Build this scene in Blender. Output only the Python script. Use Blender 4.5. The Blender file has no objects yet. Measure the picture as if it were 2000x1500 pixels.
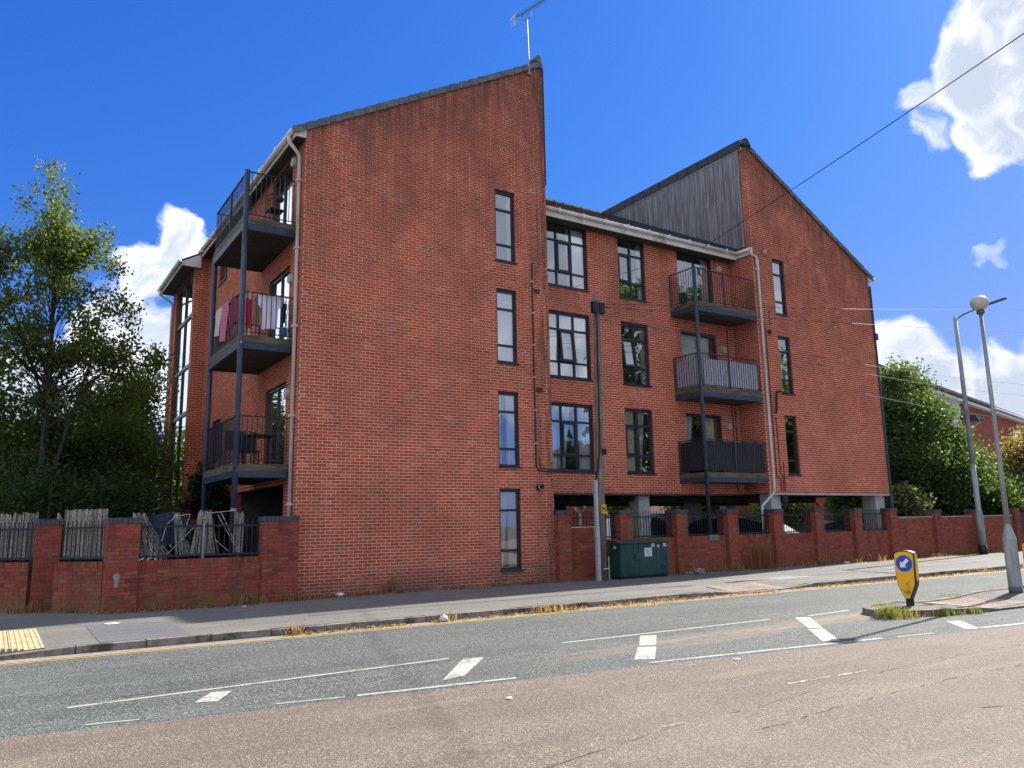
import bpy, bmesh, math, random
import numpy as np
from mathutils import Vector, Matrix, noise as mnoise
R = random.Random(7)
RAD = math.radians
sc = bpy.context.scene
COL = sc.collection

# ------------------------------------------------------------------ camera
cam_d = bpy.data.cameras.new("camera")
cam = bpy.data.objects.new("camera", cam_d); COL.objects.link(cam)
cam_d.sensor_fit = 'HORIZONTAL'; cam_d.sensor_width = 36.0; cam_d.lens = 27.945
cam_d.clip_start = 0.1; cam_d.clip_end = 3000
_r = Vector((0.839282, -0.543354, -0.019286)); _u = Vector((-0.079759, -0.158131, 0.984192)); _f = Vector((0.537814, 0.824476, 0.176054))
cam.matrix_world = Matrix(((_r.x, _u.x, -_f.x, -5.6486), (_r.y, _u.y, -_f.y, -17.4403), (_r.z, _u.z, -_f.z, 1.4508), (0, 0, 0, 1)))
sc.camera = cam

# ------------------------------------------------------------------ sun, sky, exposure
SUN = Vector((1.0, 0.18, 0.80)).normalized()
sun_d = bpy.data.lights.new("sun", 'SUN'); sun_d.energy = 2.0; sun_d.angle = RAD(0.55); sun_d.color = (1.0, 0.95, 0.87)
sun = bpy.data.objects.new("sun", sun_d); COL.objects.link(sun)
sun.rotation_euler = SUN.to_track_quat('Z', 'Y').to_euler(); sun.location = (30, 10, 40)
world = bpy.data.worlds.new("World"); sc.world = world; world.use_nodes = True
sc.view_settings.view_transform = 'Standard'; sc.view_settings.look = 'None'
sc.view_settings.gamma = 1.0; sc.view_settings.exposure = 2.3
try: sc.view_settings.use_curve_mapping = False
except Exception: pass
SKY_STRENGTH = 0.11

class NT:
    """tiny node helper"""
    def __init__(s, tree): s.t = tree; s.n = tree.nodes; s.l = tree.links
    def add(s, kind, **kw):
        nd = s.n.new(kind)
        for k, v in kw.items():
            if k == 'inp':
                for a, b in v.items():
                    if isinstance(b, bpy.types.NodeSocket): s.l.new(b, nd.inputs[a])
                    else: nd.inputs[a].default_value = b
            else: setattr(nd, k, v)
        return nd
    def math(s, op, a, b=0.0, c=0.0, clamp=False):
        nd = s.n.new('ShaderNodeMath'); nd.operation = op; nd.use_clamp = clamp
        for i, v in enumerate((a, b, c)):
            if isinstance(v, bpy.types.NodeSocket): s.l.new(v, nd.inputs[i])
            else: nd.inputs[i].default_value = v
        return nd.outputs[0]
    def mix(s, fac, a, b, blend='MIX'):
        nd = s.n.new('ShaderNodeMix'); nd.data_type = 'RGBA'; nd.blend_type = blend
        for k, v in ((0, fac), (6, a), (7, b)):
            if isinstance(v, bpy.types.NodeSocket): s.l.new(v, nd.inputs[k])
            elif k == 0: nd.inputs[k].default_value = v
            else: nd.inputs[k].default_value = (*v[:3], 1)
        return nd.outputs[2]
    def noise(s, vec, scale, detail=4, rough=0.55, out='Fac', **kw):
        nd = s.n.new('ShaderNodeTexNoise'); nd.inputs['Scale'].default_value = scale
        nd.inputs['Detail'].default_value = detail; nd.inputs['Roughness'].default_value = rough
        for k, v in kw.items(): nd.inputs[k].default_value = v
        if vec is not None: s.l.new(vec, nd.inputs['Vector'])
        return nd.outputs[out]
    def ramp(s, v, a, b, lo=0.0, hi=1.0, smooth=True):
        nd = s.n.new('ShaderNodeMapRange'); nd.interpolation_type = 'SMOOTHSTEP' if smooth else 'LINEAR'
        s.l.new(v, nd.inputs[0])
        for i, x in zip((1, 2, 3, 4), (a, b, lo, hi)): nd.inputs[i].default_value = x
        return nd.outputs[0]

def build_world():
    W = NT(world.node_tree); W.n.clear()
    out = W.add('ShaderNodeOutputWorld'); bg = W.add('ShaderNodeBackground'); W.l.new(bg.outputs[0], out.inputs[0])
    bg.inputs[1].default_value = SKY_STRENGTH
    sky = W.add('ShaderNodeTexSky', sky_type='NISHITA'); sky.sun_disc = False
    sky.sun_elevation = math.asin(SUN.z); sky.sun_rotation = math.atan2(SUN.x, SUN.y)
    sky.altitude = 100; sky.air_density = 1.0; sky.dust_density = 0.5; sky.ozone_density = 3.0
    tc = W.add('ShaderNodeTexCoord'); d = tc.outputs['Generated']
    sepd = W.add('ShaderNodeSeparateXYZ', inp={0: d})
    blue = W.mix(1.0, sky.outputs[0], W.mix(W.ramp(sepd.outputs[2], .02, .52), (.128, .187, .270), (.076, .172, .326)), 'MULTIPLY')
    # hold back the glow round the sun, as the camera did
    sc3 = W.add('ShaderNodeSeparateColor', inp={0: blue}); cc3 = W.add('ShaderNodeCombineColor')
    for i, (sc_, kk) in enumerate(((.80, .0), (1.256, .77), (2.3, .81))):
        W.l.new(W.math('DIVIDE', W.math('MULTIPLY', sc3.outputs[i], sc_), W.math('ADD', W.math('MULTIPLY', sc3.outputs[i], kk), 1.0)), cc3.inputs[i])
    blue = cc3.outputs[0]
    # warp the direction with noise so that the cloud outlines billow
    def warp(src, scale, amt, detail):
        n = W.noise(src, scale, detail, .6, out='Color')
        c = W.add('ShaderNodeVectorMath', operation='SUBTRACT'); W.l.new(n, c.inputs[0]); c.inputs[1].default_value = (.5,) * 3
        m = W.add('ShaderNodeVectorMath', operation='MULTIPLY_ADD'); W.l.new(c.outputs[0], m.inputs[0]); m.inputs[1].default_value = (amt,) * 3; W.l.new(src, m.inputs[2])
        return m.outputs[0]
    wd = W.add('ShaderNodeVectorMath', operation='NORMALIZE'); W.l.new(warp(warp(d, 6.0, .13, 3), 20.0, .05, 8), wd.inputs[0])
    blobs = [((0.148, 0.93, 0.325), 2.0, .95), ((0.128, 0.945, 0.295), 2.4, .95), ((0.100, 0.967, 0.225), 3.2, .9), ((0.123, 0.975, 0.184), 4.5, .9),
             ((0.02, 0.97, 0.14), 4.5, .9), ((0.30, 0.94, 0.10), 6.0, .9),
             ((0.828, 0.335, 0.455), 4.2, 1.05), ((0.825, 0.30, 0.50), 4.2, 1.05), ((0.848, 0.345, 0.405), 3.0, .95), ((0.795, 0.41, 0.447), 1.5, .62), ((0.817, 0.409, 0.405), 1.5, .60),
             ((0.90, 0.25, 0.42), 6.0, 1.1), ((0.853, 0.488, 0.172), 2.7, .95), ((0.868, 0.47, 0.152), 2.5, .95), ((0.838, 0.52, 0.14), 3.0, .95), ((0.901, 0.41, 0.132), 2.9, 1.0),
             ((0.880, 0.392, 0.262), .75, .50), ((0.915, 0.38, 0.140), 2.6, .95), ((0.8, 0.58, 0.08), 4.5, .9)]
    acc = None
    for c, rad, st in blobs:
        dt = W.add('ShaderNodeVectorMath', operation='DOT_PRODUCT'); W.l.new(wd.outputs[0], dt.inputs[0]); dt.inputs[1].default_value = Vector(c).normalized()
        m = W.ramp(dt.outputs['Value'], math.cos(RAD(rad * 1.35)), math.cos(RAD(rad * 0.2)), 0.0, st)
        acc = m if acc is None else W.math('MAXIMUM', acc, m)
    # broken cumulus added out of view, thickened to lift light on the shaded facade
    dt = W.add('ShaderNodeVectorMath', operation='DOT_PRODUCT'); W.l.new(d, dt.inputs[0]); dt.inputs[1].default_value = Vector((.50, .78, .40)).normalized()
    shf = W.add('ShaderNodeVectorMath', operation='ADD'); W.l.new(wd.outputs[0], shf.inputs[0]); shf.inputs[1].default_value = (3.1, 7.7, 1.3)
    fill_clouds = W.math('MULTIPLY', W.ramp(W.noise(shf.outputs[0], 2.3, 3, .5), .37, .49), W.ramp(dt.outputs['Value'], .86, .72))
    acc = W.math('MAXIMUM', acc, fill_clouds)
    fine = W.noise(wd.outputs[0], 13.0, 10, .66)
    den = W.math('ADD', acc, W.math('MULTIPLY', W.math('SUBTRACT', fine, .5), 1.35))
    mask = W.ramp(den, .26, .86)
    sh = W.add('ShaderNodeVectorMath', operation='ADD'); W.l.new(wd.outputs[0], sh.inputs[0]); sh.inputs[1].default_value = (.03, .0, .05)
    relief = W.math('SUBTRACT', W.noise(sh.outputs[0], 9.0, 7, .6), W.noise(wd.outputs[0], 9.0, 7, .6))
    lum = W.math('ADD', W.ramp(relief, -.24, .24, 1.0, .0, smooth=False), W.ramp(W.math('ADD', acc, W.math('SUBTRACT', fine, .5)), .55, 1.15, .0, -.62))
    ccol = W.mix(W.math('MULTIPLY', lum, 1.0, clamp=True), (1.55, 1.72, 2.05), (4.0, 3.95, 3.85))
    # clouds are lit from the sun's side: those near the sun show their shaded face
    sdt = W.add('ShaderNodeVectorMath', operation='DOT_PRODUCT'); W.l.new(d, sdt.inputs[0]); sdt.inputs[1].default_value = SUN
    gain = W.ramp(sdt.outputs['Value'], -.3, .85, 1.10, .80)
    gv = W.add('ShaderNodeVectorMath', operation='SCALE'); W.l.new(ccol, gv.inputs[0]); W.l.new(gain, gv.inputs['Scale']); ccol = gv.outputs[0]
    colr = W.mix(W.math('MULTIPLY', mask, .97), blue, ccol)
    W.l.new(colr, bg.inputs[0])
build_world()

# ------------------------------------------------------------------ material helpers
MATS = {}
def mat(name, color=(.5, .5, .5), rough=.7, metal=0.0, spec=.4, var=0.0, vscale=6.0, bump=0.0, bscale=60.0, dirt=None, dscale=1.2, drange=(.45, .7), stretch=None, emit=None, tint=False, coat=0.0, translucent=0.0):
    m = bpy.data.materials.new(name); m.use_nodes = True; MATS[name] = m
    N = NT(m.node_tree); b = N.n['Principled BSDF']
    b.inputs['Roughness'].default_value = rough; b.inputs['Metallic'].default_value = metal
    b.inputs['Specular IOR Level'].default_value = spec
    if coat: b.inputs['Coat Weight'].default_value = coat; b.inputs['Coat Roughness'].default_value = .08
    geo = N.add('ShaderNodeNewGeometry'); pos = geo.outputs['Position']
    if stretch:
        mp = N.add('ShaderNodeMapping'); N.l.new(pos, mp.inputs[0]); mp.inputs['Scale'].default_value = stretch; pos = mp.outputs[0]
    c = None
    if tint:
        at = N.add('ShaderNodeAttribute', attribute_name='tint'); c = at.outputs['Color']
    if var:
        n = N.noise(pos, vscale, 5, .6); f = N.ramp(n, .3, .7)
        lo = tuple(x * (1 - var) for x in color); hi = tuple(min(1, x * (1 + var)) for x in color)
        if c is None: c = N.mix(f, lo, hi)
        else: c = N.mix(1.0, c, N.mix(f, (1 - var,) * 3, (1 + var,) * 3), 'MULTIPLY')
    if dirt:
        n = N.noise(pos, dscale, 6, .65); f = N.ramp(n, *drange)
        c = N.mix(f, c if c is not None else color, dirt)
    if c is None: b.inputs['Base Color'].default_value = (*color, 1)
    else: N.l.new(c, b.inputs['Base Color'])
    if bump:
        n = N.noise(pos, bscale, 5, .65); bp = N.add('ShaderNodeBump', inp={'Strength': min(1, bump), 'Distance': .01, 'Height': n}); N.l.new(bp.outputs[0], b.inputs['Normal'])
    if emit: b.inputs['Emission Color'].default_value = (*emit[:3], 1); b.inputs['Emission Strength'].default_value = emit[3]
    return m

def brick_material(name, aged, garden=False, mortar=False):
    """bricks take their fired colour from the face attribute; aged = how sooty the top of the wall is"""
    m = bpy.data.materials.new(name); m.use_nodes = True; MATS[name] = m
    N = NT(m.node_tree); b = N.n['Principled BSDF']; b.inputs['Roughness'].default_value = .88; b.inputs['Specular IOR Level'].default_value = .25
    geo = N.add('ShaderNodeNewGeometry'); pos = geo.outputs['Position']
    if mortar: c = N.mix(N.ramp(N.noise(pos, 3.0, 5, .6), .3, .7), mortar[0], mortar[1])
    else:
        at = N.add('ShaderNodeAttribute', attribute_name='tint')
        n = N.noise(pos, 28, 5, .7); c = N.mix(1.0, at.outputs['Color'], N.mix(N.ramp(n, .25, .75), (.72, .72, .74), (1.22, 1.2, 1.16)), 'MULTIPLY')
    sep = N.add('ShaderNodeSeparateXYZ', inp={0: pos}); z = sep.outputs[2]
    big = N.noise(pos, .55, 6, .62)
    mp = N.add('ShaderNodeMapping'); N.l.new(pos, mp.inputs[0]); mp.inputs['Scale'].default_value = (2.2, 2.2, .28)
    streak = N.noise(mp.outputs[0], 1.6, 6, .68)
    if aged:
        x = sep.outputs[0]; y = sep.outputs[1]
        batch = N.noise(pos, .8, 3, .5); c = N.mix(1.0, c, N.mix(N.ramp(batch, .3, .7), (.86, .85, .86), (1.12, 1.08, 1.05)), 'MULTIPLY')
        high = N.ramp(z, 6.0, 12.0)
        patch = N.ramp(N.math('ADD', N.math('MULTIPLY', big, .55), N.math('MULTIPLY', streak, .55)), .44, .66)
        f = N.math('MULTIPLY', patch, N.math('ADD', N.math('MULTIPLY', high, .52), .10)); c = N.mix(f, c, (.190, .078, .052))
        f2 = N.math('MULTIPLY', N.ramp(N.noise(pos, 1.9, 8, .72), .50, .72), N.math('ADD', N.math('MULTIPLY', high, .28), .07)); c = N.mix(f2, c, (.11, .062, .045))
        # damp, mossy strip by the inner edge of the left gable
        strip = N.math('MULTIPLY', N.math('MULTIPLY', N.ramp(x, 6.15, 6.9), N.ramp(x, 7.02, 7.0)), N.ramp(y, .5, .2)); mo = N.ramp(N.noise(mp.outputs[0], 2.6, 8, .75), .40, .62)
        c = N.mix(N.math('MULTIPLY', N.math('MULTIPLY', strip, mo), .8), c, (.10, .062, .040)); c = N.mix(N.math('MULTIPLY', N.math('MULTIPLY', strip, N.ramp(N.noise(pos, 9, 6, .7), .60, .72)), .6), c, (.36, .30, .22))
        # soot washed down under the sloping verges
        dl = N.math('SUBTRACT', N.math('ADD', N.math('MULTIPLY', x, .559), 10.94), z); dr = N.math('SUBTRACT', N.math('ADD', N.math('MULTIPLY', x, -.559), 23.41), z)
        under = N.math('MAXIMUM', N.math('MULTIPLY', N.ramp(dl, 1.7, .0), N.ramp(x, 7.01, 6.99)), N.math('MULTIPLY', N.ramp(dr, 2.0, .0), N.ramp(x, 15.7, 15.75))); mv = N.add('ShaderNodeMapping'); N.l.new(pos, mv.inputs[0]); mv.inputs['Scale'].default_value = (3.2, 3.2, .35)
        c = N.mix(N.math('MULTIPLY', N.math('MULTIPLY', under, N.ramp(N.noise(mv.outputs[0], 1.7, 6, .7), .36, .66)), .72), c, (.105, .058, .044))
        low = N.math('MULTIPLY', N.ramp(z, .75, .05), N.ramp(big, .3, .6)); c = N.mix(N.math('MULTIPLY', low, .62), c, (.10, .075, .055))
        eff = N.math('MULTIPLY', N.ramp(N.noise(pos, 1.1, 8, .75), .60, .74), .34); c = N.mix(eff, c, (.55, .37, .31))
        spot = N.math('MULTIPLY', N.ramp(N.noise(pos, 8.0, 3, .6), .73, .78), N.ramp(N.noise(pos, .7, 3, .5), .48, .60)); c = N.mix(N.math('MULTIPLY', spot, .75), c, (.62, .50, .44))
    if garden:
        f = N.math('MULTIPLY', N.ramp(streak, .48, .72), .62); c = N.mix(f, c, (.075, .06, .045))
        low = N.math('MULTIPLY', N.ramp(z, .55, .05), N.ramp(N.noise(pos, 2.4, 5, .7), .42, .62)); c = N.mix(N.math('MULTIPLY', low, .65), c, (.16, .135, .04))
    N.l.new(c, b.inputs['Base Color'])
    bp = N.add('ShaderNodeBump', inp={'Strength': .5, 'Distance': .004, 'Height': N.noise(pos, 130, 4, .7)}); N.l.new(bp.outputs[0], b.inputs['Normal'])
    return m
brick_material('brick', True); brick_material('brick_garden', False, garden=True)
brick_material('mortar', True, mortar=((.80, .54, .41), (.92, .66, .52)))
brick_material('mortar_garden', False, garden=True, mortar=((.10, .055, .045), (.20, .11, .085)))

def ground_material(name, base, dark, light, speck=90.0, wear=None, dust=None, contrast=1.0):
    m = bpy.data.materials.new(name); m.use_nodes = True; MATS[name] = m
    N = NT(m.node_tree); b = N.n['Principled BSDF']; b.inputs['Roughness'].default_value = .82; b.inputs['Specular IOR Level'].default_value = .35
    pos = N.add('ShaderNodeNewGeometry').outputs['Position']
    vor = N.add('ShaderNodeTexVoronoi', inp={'Vector': pos, 'Scale': speck}); chip = vor.outputs['Color']
    sepc = N.add('ShaderNodeSeparateColor', inp={0: chip})
    c = N.mix(N.ramp(sepc.outputs[0], .35, .95), dark, base); c = N.mix(N.ramp(sepc.outputs[1], .70, 1.0, 0, .85 * contrast), c, light)
    mp = N.add('ShaderNodeMapping'); N.l.new(pos, mp.inputs[0]); mp.inputs['Scale'].default_value = (.18, 1.6, 1)
    st = N.noise(mp.outputs[0], 1.0, 6, .62); c = N.mix(N.ramp(st, .40, .66, 0, .42), c, tuple(x * .52 for x in base))
    bl = N.noise(pos, .45, 6, .6); c = N.mix(N.ramp(bl, .45, .75, 0, .3), c, tuple(min(1, x * 1.45) for x in base))
    md = N.noise(pos, 5.0, 6, .7); c = N.mix(N.ramp(md, .55, .8, 0, .35), c, tuple(x * .45 for x in base))
    if wear: c = N.mix(N.ramp(N.noise(mp.outputs[0], 2.3, 7, .7), .52, .70, 0, .55), c, wear)
    if dust:                                        # sandy grit washed along the hatched strip
        sp = N.add('ShaderNodeSeparateXYZ', inp={0: pos}); dy = N.math('ABSOLUTE', N.math('ADD', N.math('ADD', sp.outputs[1], N.math('MULTIPLY', sp.outputs[0], -.045)), 9.50))
        k = N.math('MULTIPLY', N.math('MULTIPLY', N.ramp(dy, .55, .05), N.ramp(sp.outputs[0], -2.0, 3.0)), N.ramp(N.noise(mp.outputs[0], 3.2, 7, .7), .34, .58)); c = N.mix(N.math('MULTIPLY', k, .85), c, dust)
        k3 = N.math('MULTIPLY', N.math('MULTIPLY', N.ramp(N.math('ABSOLUTE', N.math('ADD', sp.outputs[1], 8.32)), .75, .1), N.ramp(N.math('ABSOLUTE', N.math('ADD', sp.outputs[0], 2.9)), 2.8, 1.0)), N.ramp(N.noise(mp.outputs[0], 6.0, 8, .75), .44, .60)); c = N.mix(N.math('MULTIPLY', k3, .55), c, (.045, .048, .047))
        k2 = N.math('MULTIPLY', N.ramp(N.math('ABSOLUTE', N.math('ADD', sp.outputs[1], 9.25)), .35, .0), N.ramp(N.noise(pos, 7, 7, .75), .50, .62)); c = N.mix(N.math('MULTIPLY', k2, .5), c, (.035, .035, .034))
    N.l.new(c, b.inputs['Base Color'])
    h = N.math('ADD', N.math('MULTIPLY', vor.outputs['Distance'], 1.0), N.noise(pos, 30, 5, .7))
    bp = N.add('ShaderNodeBump', inp={'Strength': .85, 'Distance': .006, 'Height': h}); N.l.new(bp.outputs[0], b.inputs['Normal'])
    return m
ground_material('asphalt_road', (.100, .112, .105), (.042, .047, .046), (.34, .35, .33), 85, wear=(.165, .155, .135), dust=(.26, .20, .15))
ground_material('asphalt_lane', (.190, .146, .113), (.105, .08, .063), (.40, .33, .27), 95, wear=(.24, .188, .145))
ground_material('asphalt_pave', (.185, .178, .160), (.115, .112, .102), (.32, .31, .28), 80, wear=(.25, .235, .205), contrast=.6)
ground_material('asphalt_patch', (.155, .16, .165), (.11, .113, .118), (.24, .24, .24), 130, contrast=.5)
ground_material('courtyard', (.16, .15, .14), (.10, .095, .09), (.25, .24, .22), 60)
ground_material('garden_soil', (.075, .06, .04), (.03, .026, .018), (.12, .11, .06), 20)
ground_material('island_top', (.15, .14, .125), (.085, .08, .07), (.27, .25, .22), 80)

mat('kerb', (.215, .19, .16), .85, var=.3, vscale=9, bump=.5, bscale=70, dirt=(.055, .047, .04), dscale=2.5, drange=(.42, .66))
def paint_material(name, color, worn, thr):
    m = bpy.data.materials.new(name); m.use_nodes = True; MATS[name] = m
    N = NT(m.node_tree); b = N.n['Principled BSDF']; b.inputs['Roughness'].default_value = .6
    pos = N.add('ShaderNodeNewGeometry').outputs['Position']
    n = N.math('ADD', N.math('MULTIPLY', N.noise(pos, 22, 6, .75), .6), N.math('MULTIPLY', N.noise(pos, 3, 5, .7), .4))
    c = N.mix(N.ramp(n, thr, thr + .06), color, worn); c = N.mix(N.ramp(N.noise(pos, 6, 5, .7), .4, .8, 0, .4), c, tuple(x * .6 for x in color))
    N.l.new(c, b.inputs['Base Color'])
paint_material('white_paint', (.41, .40, .365), (.15, .15, .138), .52)
paint_material('yellow_paint', (.56, .385, .13), (.27, .22, .15), .54)
mat('tactile_buff', (.52, .39, .22), .8, var=.18, vscale=14, bump=.3, dirt=(.34, .25, .15), dscale=3)
mat('tactile_red', (.36, .275, .215), .8, var=.2, vscale=14, bump=.3, dirt=(.24, .17, .13), dscale=3)
mat('coping', (.055, .06, .085), .6, var=.35, vscale=14, bump=.4, bscale=40, dirt=(.10, .085, .075), dscale=3)
mat('render_column', (.40, .40, .37), .85, var=.15, vscale=2, bump=.3)
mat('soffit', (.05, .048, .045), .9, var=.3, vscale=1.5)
mat('frame', (.016, .024, .036), .42, var=.3, vscale=4)
mat('navy_metal', (.032, .05, .078), .48, var=.3, vscale=5, bump=.15, bscale=30)
mat('navy_flaking', (.035, .055, .088), .5, var=.3, vscale=5, dirt=(.46, .47, .48), dscale=7.0, drange=(.66, .69), stretch=(1, 1, .35))
mat('rail_black', (.016, .02, .027), .5)
mat('deck_timber', (.13, .105, .07), .85, var=.4, vscale=3, stretch=(1, 1, 9), bump=.4, bscale=20, dirt=(.05, .045, .03), dscale=2)
mat('white_upvc', (.70, .68, .63), .45, var=.12, vscale=2, dirt=(.30, .28, .20), dscale=2.2, drange=(.52, .75), stretch=(1, 1, 1))
mat('pipe_grey', (.62, .60, .56), .5, var=.15, vscale=2, dirt=(.25, .24, .16), dscale=1.6, drange=(.5, .72), stretch=(1, 1, .25))
mat('pipe_brown', (.055, .022, .016), .5)
mat('verge_tile', (.115, .135, .15), .75, var=.25, vscale=5, bump=.4, bscale=50, dirt=(.19, .20, .15), dscale=2.5)
mat('ridge_dark', (.028, .034, .048), .7, var=.3, vscale=4)
mat('roof_tile', (.050, .042, .040), .85, var=.5, vscale=12, bump=.8, bscale=30, dirt=(.11, .095, .06), dscale=1.5)
mat('cladding', (.20, .195, .215), .8, var=.5, vscale=2.5, stretch=(6, 6, .35), bump=.4, bscale=12, dirt=(.09, .085, .10), dscale=1.4, drange=(.5, .8))
mat('interior', (.33, .32, .30), .9); mat('dark_room', (.10, .10, .10), .9)
mat('curtain_white', (.86, .87, .87), .9, translucent=.3); mat('curtain_cream', (.80, .77, .62), .9); mat('blind', (.86, .87, .88), .8)
mat('galvanised', (.30, .32, .31), .5, metal=.35, var=.2, vscale=4, dirt=(.13, .13, .12), dscale=1.5, drange=(.5, .8), stretch=(1, 1, .4))
mat('lamp_dark', (.09, .10, .10), .5, metal=.2); mat('globe', (.50, .48, .43), .35, var=.15, vscale=5, dirt=(.25, .24, .2), dscale=6)
mat('pole_wood', (.20, .17, .135), .9, var=.45, vscale=5, stretch=(6, 6, .5), bump=.7, bscale=12, dirt=(.085, .085, .05), dscale=1.0)
mat('trunking', (.46, .48, .50), .5, metal=.3, var=.12)
mat('green_cabinet', (.008, .062, .052), .42, var=.3, vscale=1.8, dirt=(.045, .08, .062), dscale=1.6, drange=(.5, .8)); mat('green_lid', (.045, .062, .045), .7, var=.3, vscale=6)
mat('label_white', (.66, .66, .64), .6, var=.12, vscale=30); mat('pen_white', (.78, .78, .76), .6); mat('print_grey', (.25, .25, .25), .7)
mat('bollard_yellow', (.86, .43, .008), .38, var=.08, vscale=4, dirt=(.22, .12, .02), dscale=6.0, drange=(.55, .75), coat=.15)
mat('bollard_black', (.012, .012, .013), .5); mat('sign_blue', (.012, .075, .33), .4, coat=.3); mat('sign_white', (.80, .80, .80), .4, coat=.3); mat('sign_grey', (.40, .42, .44), .5)
mat('hydrant_yellow', (.75, .50, .02), .5, var=.2, vscale=30); mat('black', (.01, .01, .01), .6)
mat('reed', (.30, .275, .235), .9, var=.35, vscale=20, tint=True); mat('bark', (.050, .042, .034), .9, var=.4, vscale=8, bump=.8, bscale=25)
mat('bark_birch', (.34, .33, .30), .85, var=.3, vscale=5, dirt=(.03, .028, .025), dscale=7, drange=(.52, .6), stretch=(1, 1, 4))
mat('car_dark', (.006, .007, .010), .6, spec=.06); mat('car_blue', (.005, .007, .014), .6, spec=.05); mat('car_silver', (.42, .44, .46), .3, metal=.6, coat=.8)
mat('tyre', (.02, .02, .02), .85); mat('alloy', (.45, .45, .46), .35, metal=.8); mat('chrome', (.75, .75, .75), .15, metal=1); mat('headlamp', (.7, .72, .75), .1)
mat('towel_pink', (.50, .17, .24), .95, var=.15, vscale=40, bump=.6, bscale=80); mat('cloth_pale', (.62, .50, .50), .95); mat('cloth_white', (.72, .70, .80), .9); mat('cloth_red', (.38, .02, .05), .9)
mat('cloth_maroon', (.16, .02, .07), .9); mat('cloth_brown', (.22, .15, .11), .9); mat('cloth_black', (.015, .015, .018), .9); mat('cloth_blue', (.06, .14, .26), .9); mat('denim', (.018, .03, .06), .9, var=.3, vscale=12); mat('cloth_grey', (.30, .29, .33), .9)
mat('render_pale', (.78, .63, .52), .85, var=.06, vscale=1); mat('house_white', (.74, .74, .72), .6); mat('tile_brown', (.135, .115, .095), .85, var=.4, vscale=9, bump=.5, bscale=25)
mat('far_brick', (.32, .075, .042), .9, var=.25, vscale=9, dirt=(.25, .09, .06), dscale=2); mat('gate_dark', (.02, .024, .03), .6, var=.2)
mat('litter', (.70, .70, .70), .8); mat('stone', (.30, .29, .26), .85, var=.2); mat('slate_pad', (.16, .17, .17), .7, var=.15)

def leaf_material(name):
    m = bpy.data.materials.new(name); m.use_nodes = True; MATS[name] = m
    N = NT(m.node_tree); N.n.clear(); out = N.add('ShaderNodeOutputMaterial')
    at = N.add('ShaderNodeAttribute', attribute_name='tint')
    b = N.add('ShaderNodeBsdfPrincipled', inp={'Base Color': at.outputs['Color'], 'Roughness': .5}); b.inputs['Specular IOR Level'].default_value = .35
    tr = N.add('ShaderNodeBsdfTranslucent'); cc = N.mix(1.0, at.outputs['Color'], (2.0, 2.1, .8), 'MULTIPLY'); N.l.new(cc, tr.inputs[0])
    mx = N.add('ShaderNodeMixShader'); mx.inputs[0].default_value = .5; N.l.new(b.outputs[0], mx.inputs[1]); N.l.new(tr.outputs[0], mx.inputs[2]); N.l.new(mx.outputs[0], out.inputs[0])
leaf_material('leaf')
def glass_material(name, tint, base):
    m = bpy.data.materials.new(name); m.use_nodes = True; MATS[name] = m
    N = NT(m.node_tree); N.n.clear(); out = N.add('ShaderNodeOutputMaterial')
    pos = N.add('ShaderNodeNewGeometry').outputs['Position']
    bp = N.add('ShaderNodeBump', inp={'Strength': .10, 'Distance': .02, 'Height': N.noise(pos, 1.3, 2, .5)})
    g = N.add('ShaderNodeBsdfGlossy', inp={'Color': (.95, .97, 1, 1), 'Roughness': .015, 'Normal': bp.outputs[0]})
    t = N.add('ShaderNodeBsdfTransparent', inp={'Color': (*tint, 1)}); fr = N.add('ShaderNodeFresnel', inp={'IOR': 1.5})
    mx = N.add('ShaderNodeMixShader'); N.l.new(N.math('ADD', N.math('MULTIPLY', fr.outputs[0], 1.6), base, clamp=True), mx.inputs[0])
    N.l.new(t.outputs[0], mx.inputs[1]); N.l.new(g.outputs[0], mx.inputs[2]); N.l.new(mx.outputs[0], out.inputs[0])
glass_material('glass', (.96, .98, .99), .24); mat('car_glass', (.008, .010, .014), .5, spec=.06)

# ------------------------------------------------------------------ mesh helpers
ORG = {}          # object -> world origin, so that every part is written in world coordinates
def tag(o, label=None, cat=None, group=None, kind=None):
    if label: o['label'] = label
    if cat: o['category'] = cat
    if group: o['group'] = group
    if kind: o['kind'] = kind
    return o
def empty(name, loc, label=None, cat=None, group=None):
    o = bpy.data.objects.new(name, None); COL.objects.link(o); o.location = loc; o.empty_display_size = .2
    ORG[o.name] = Vector(loc); return tag(o, label, cat, group)

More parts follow.
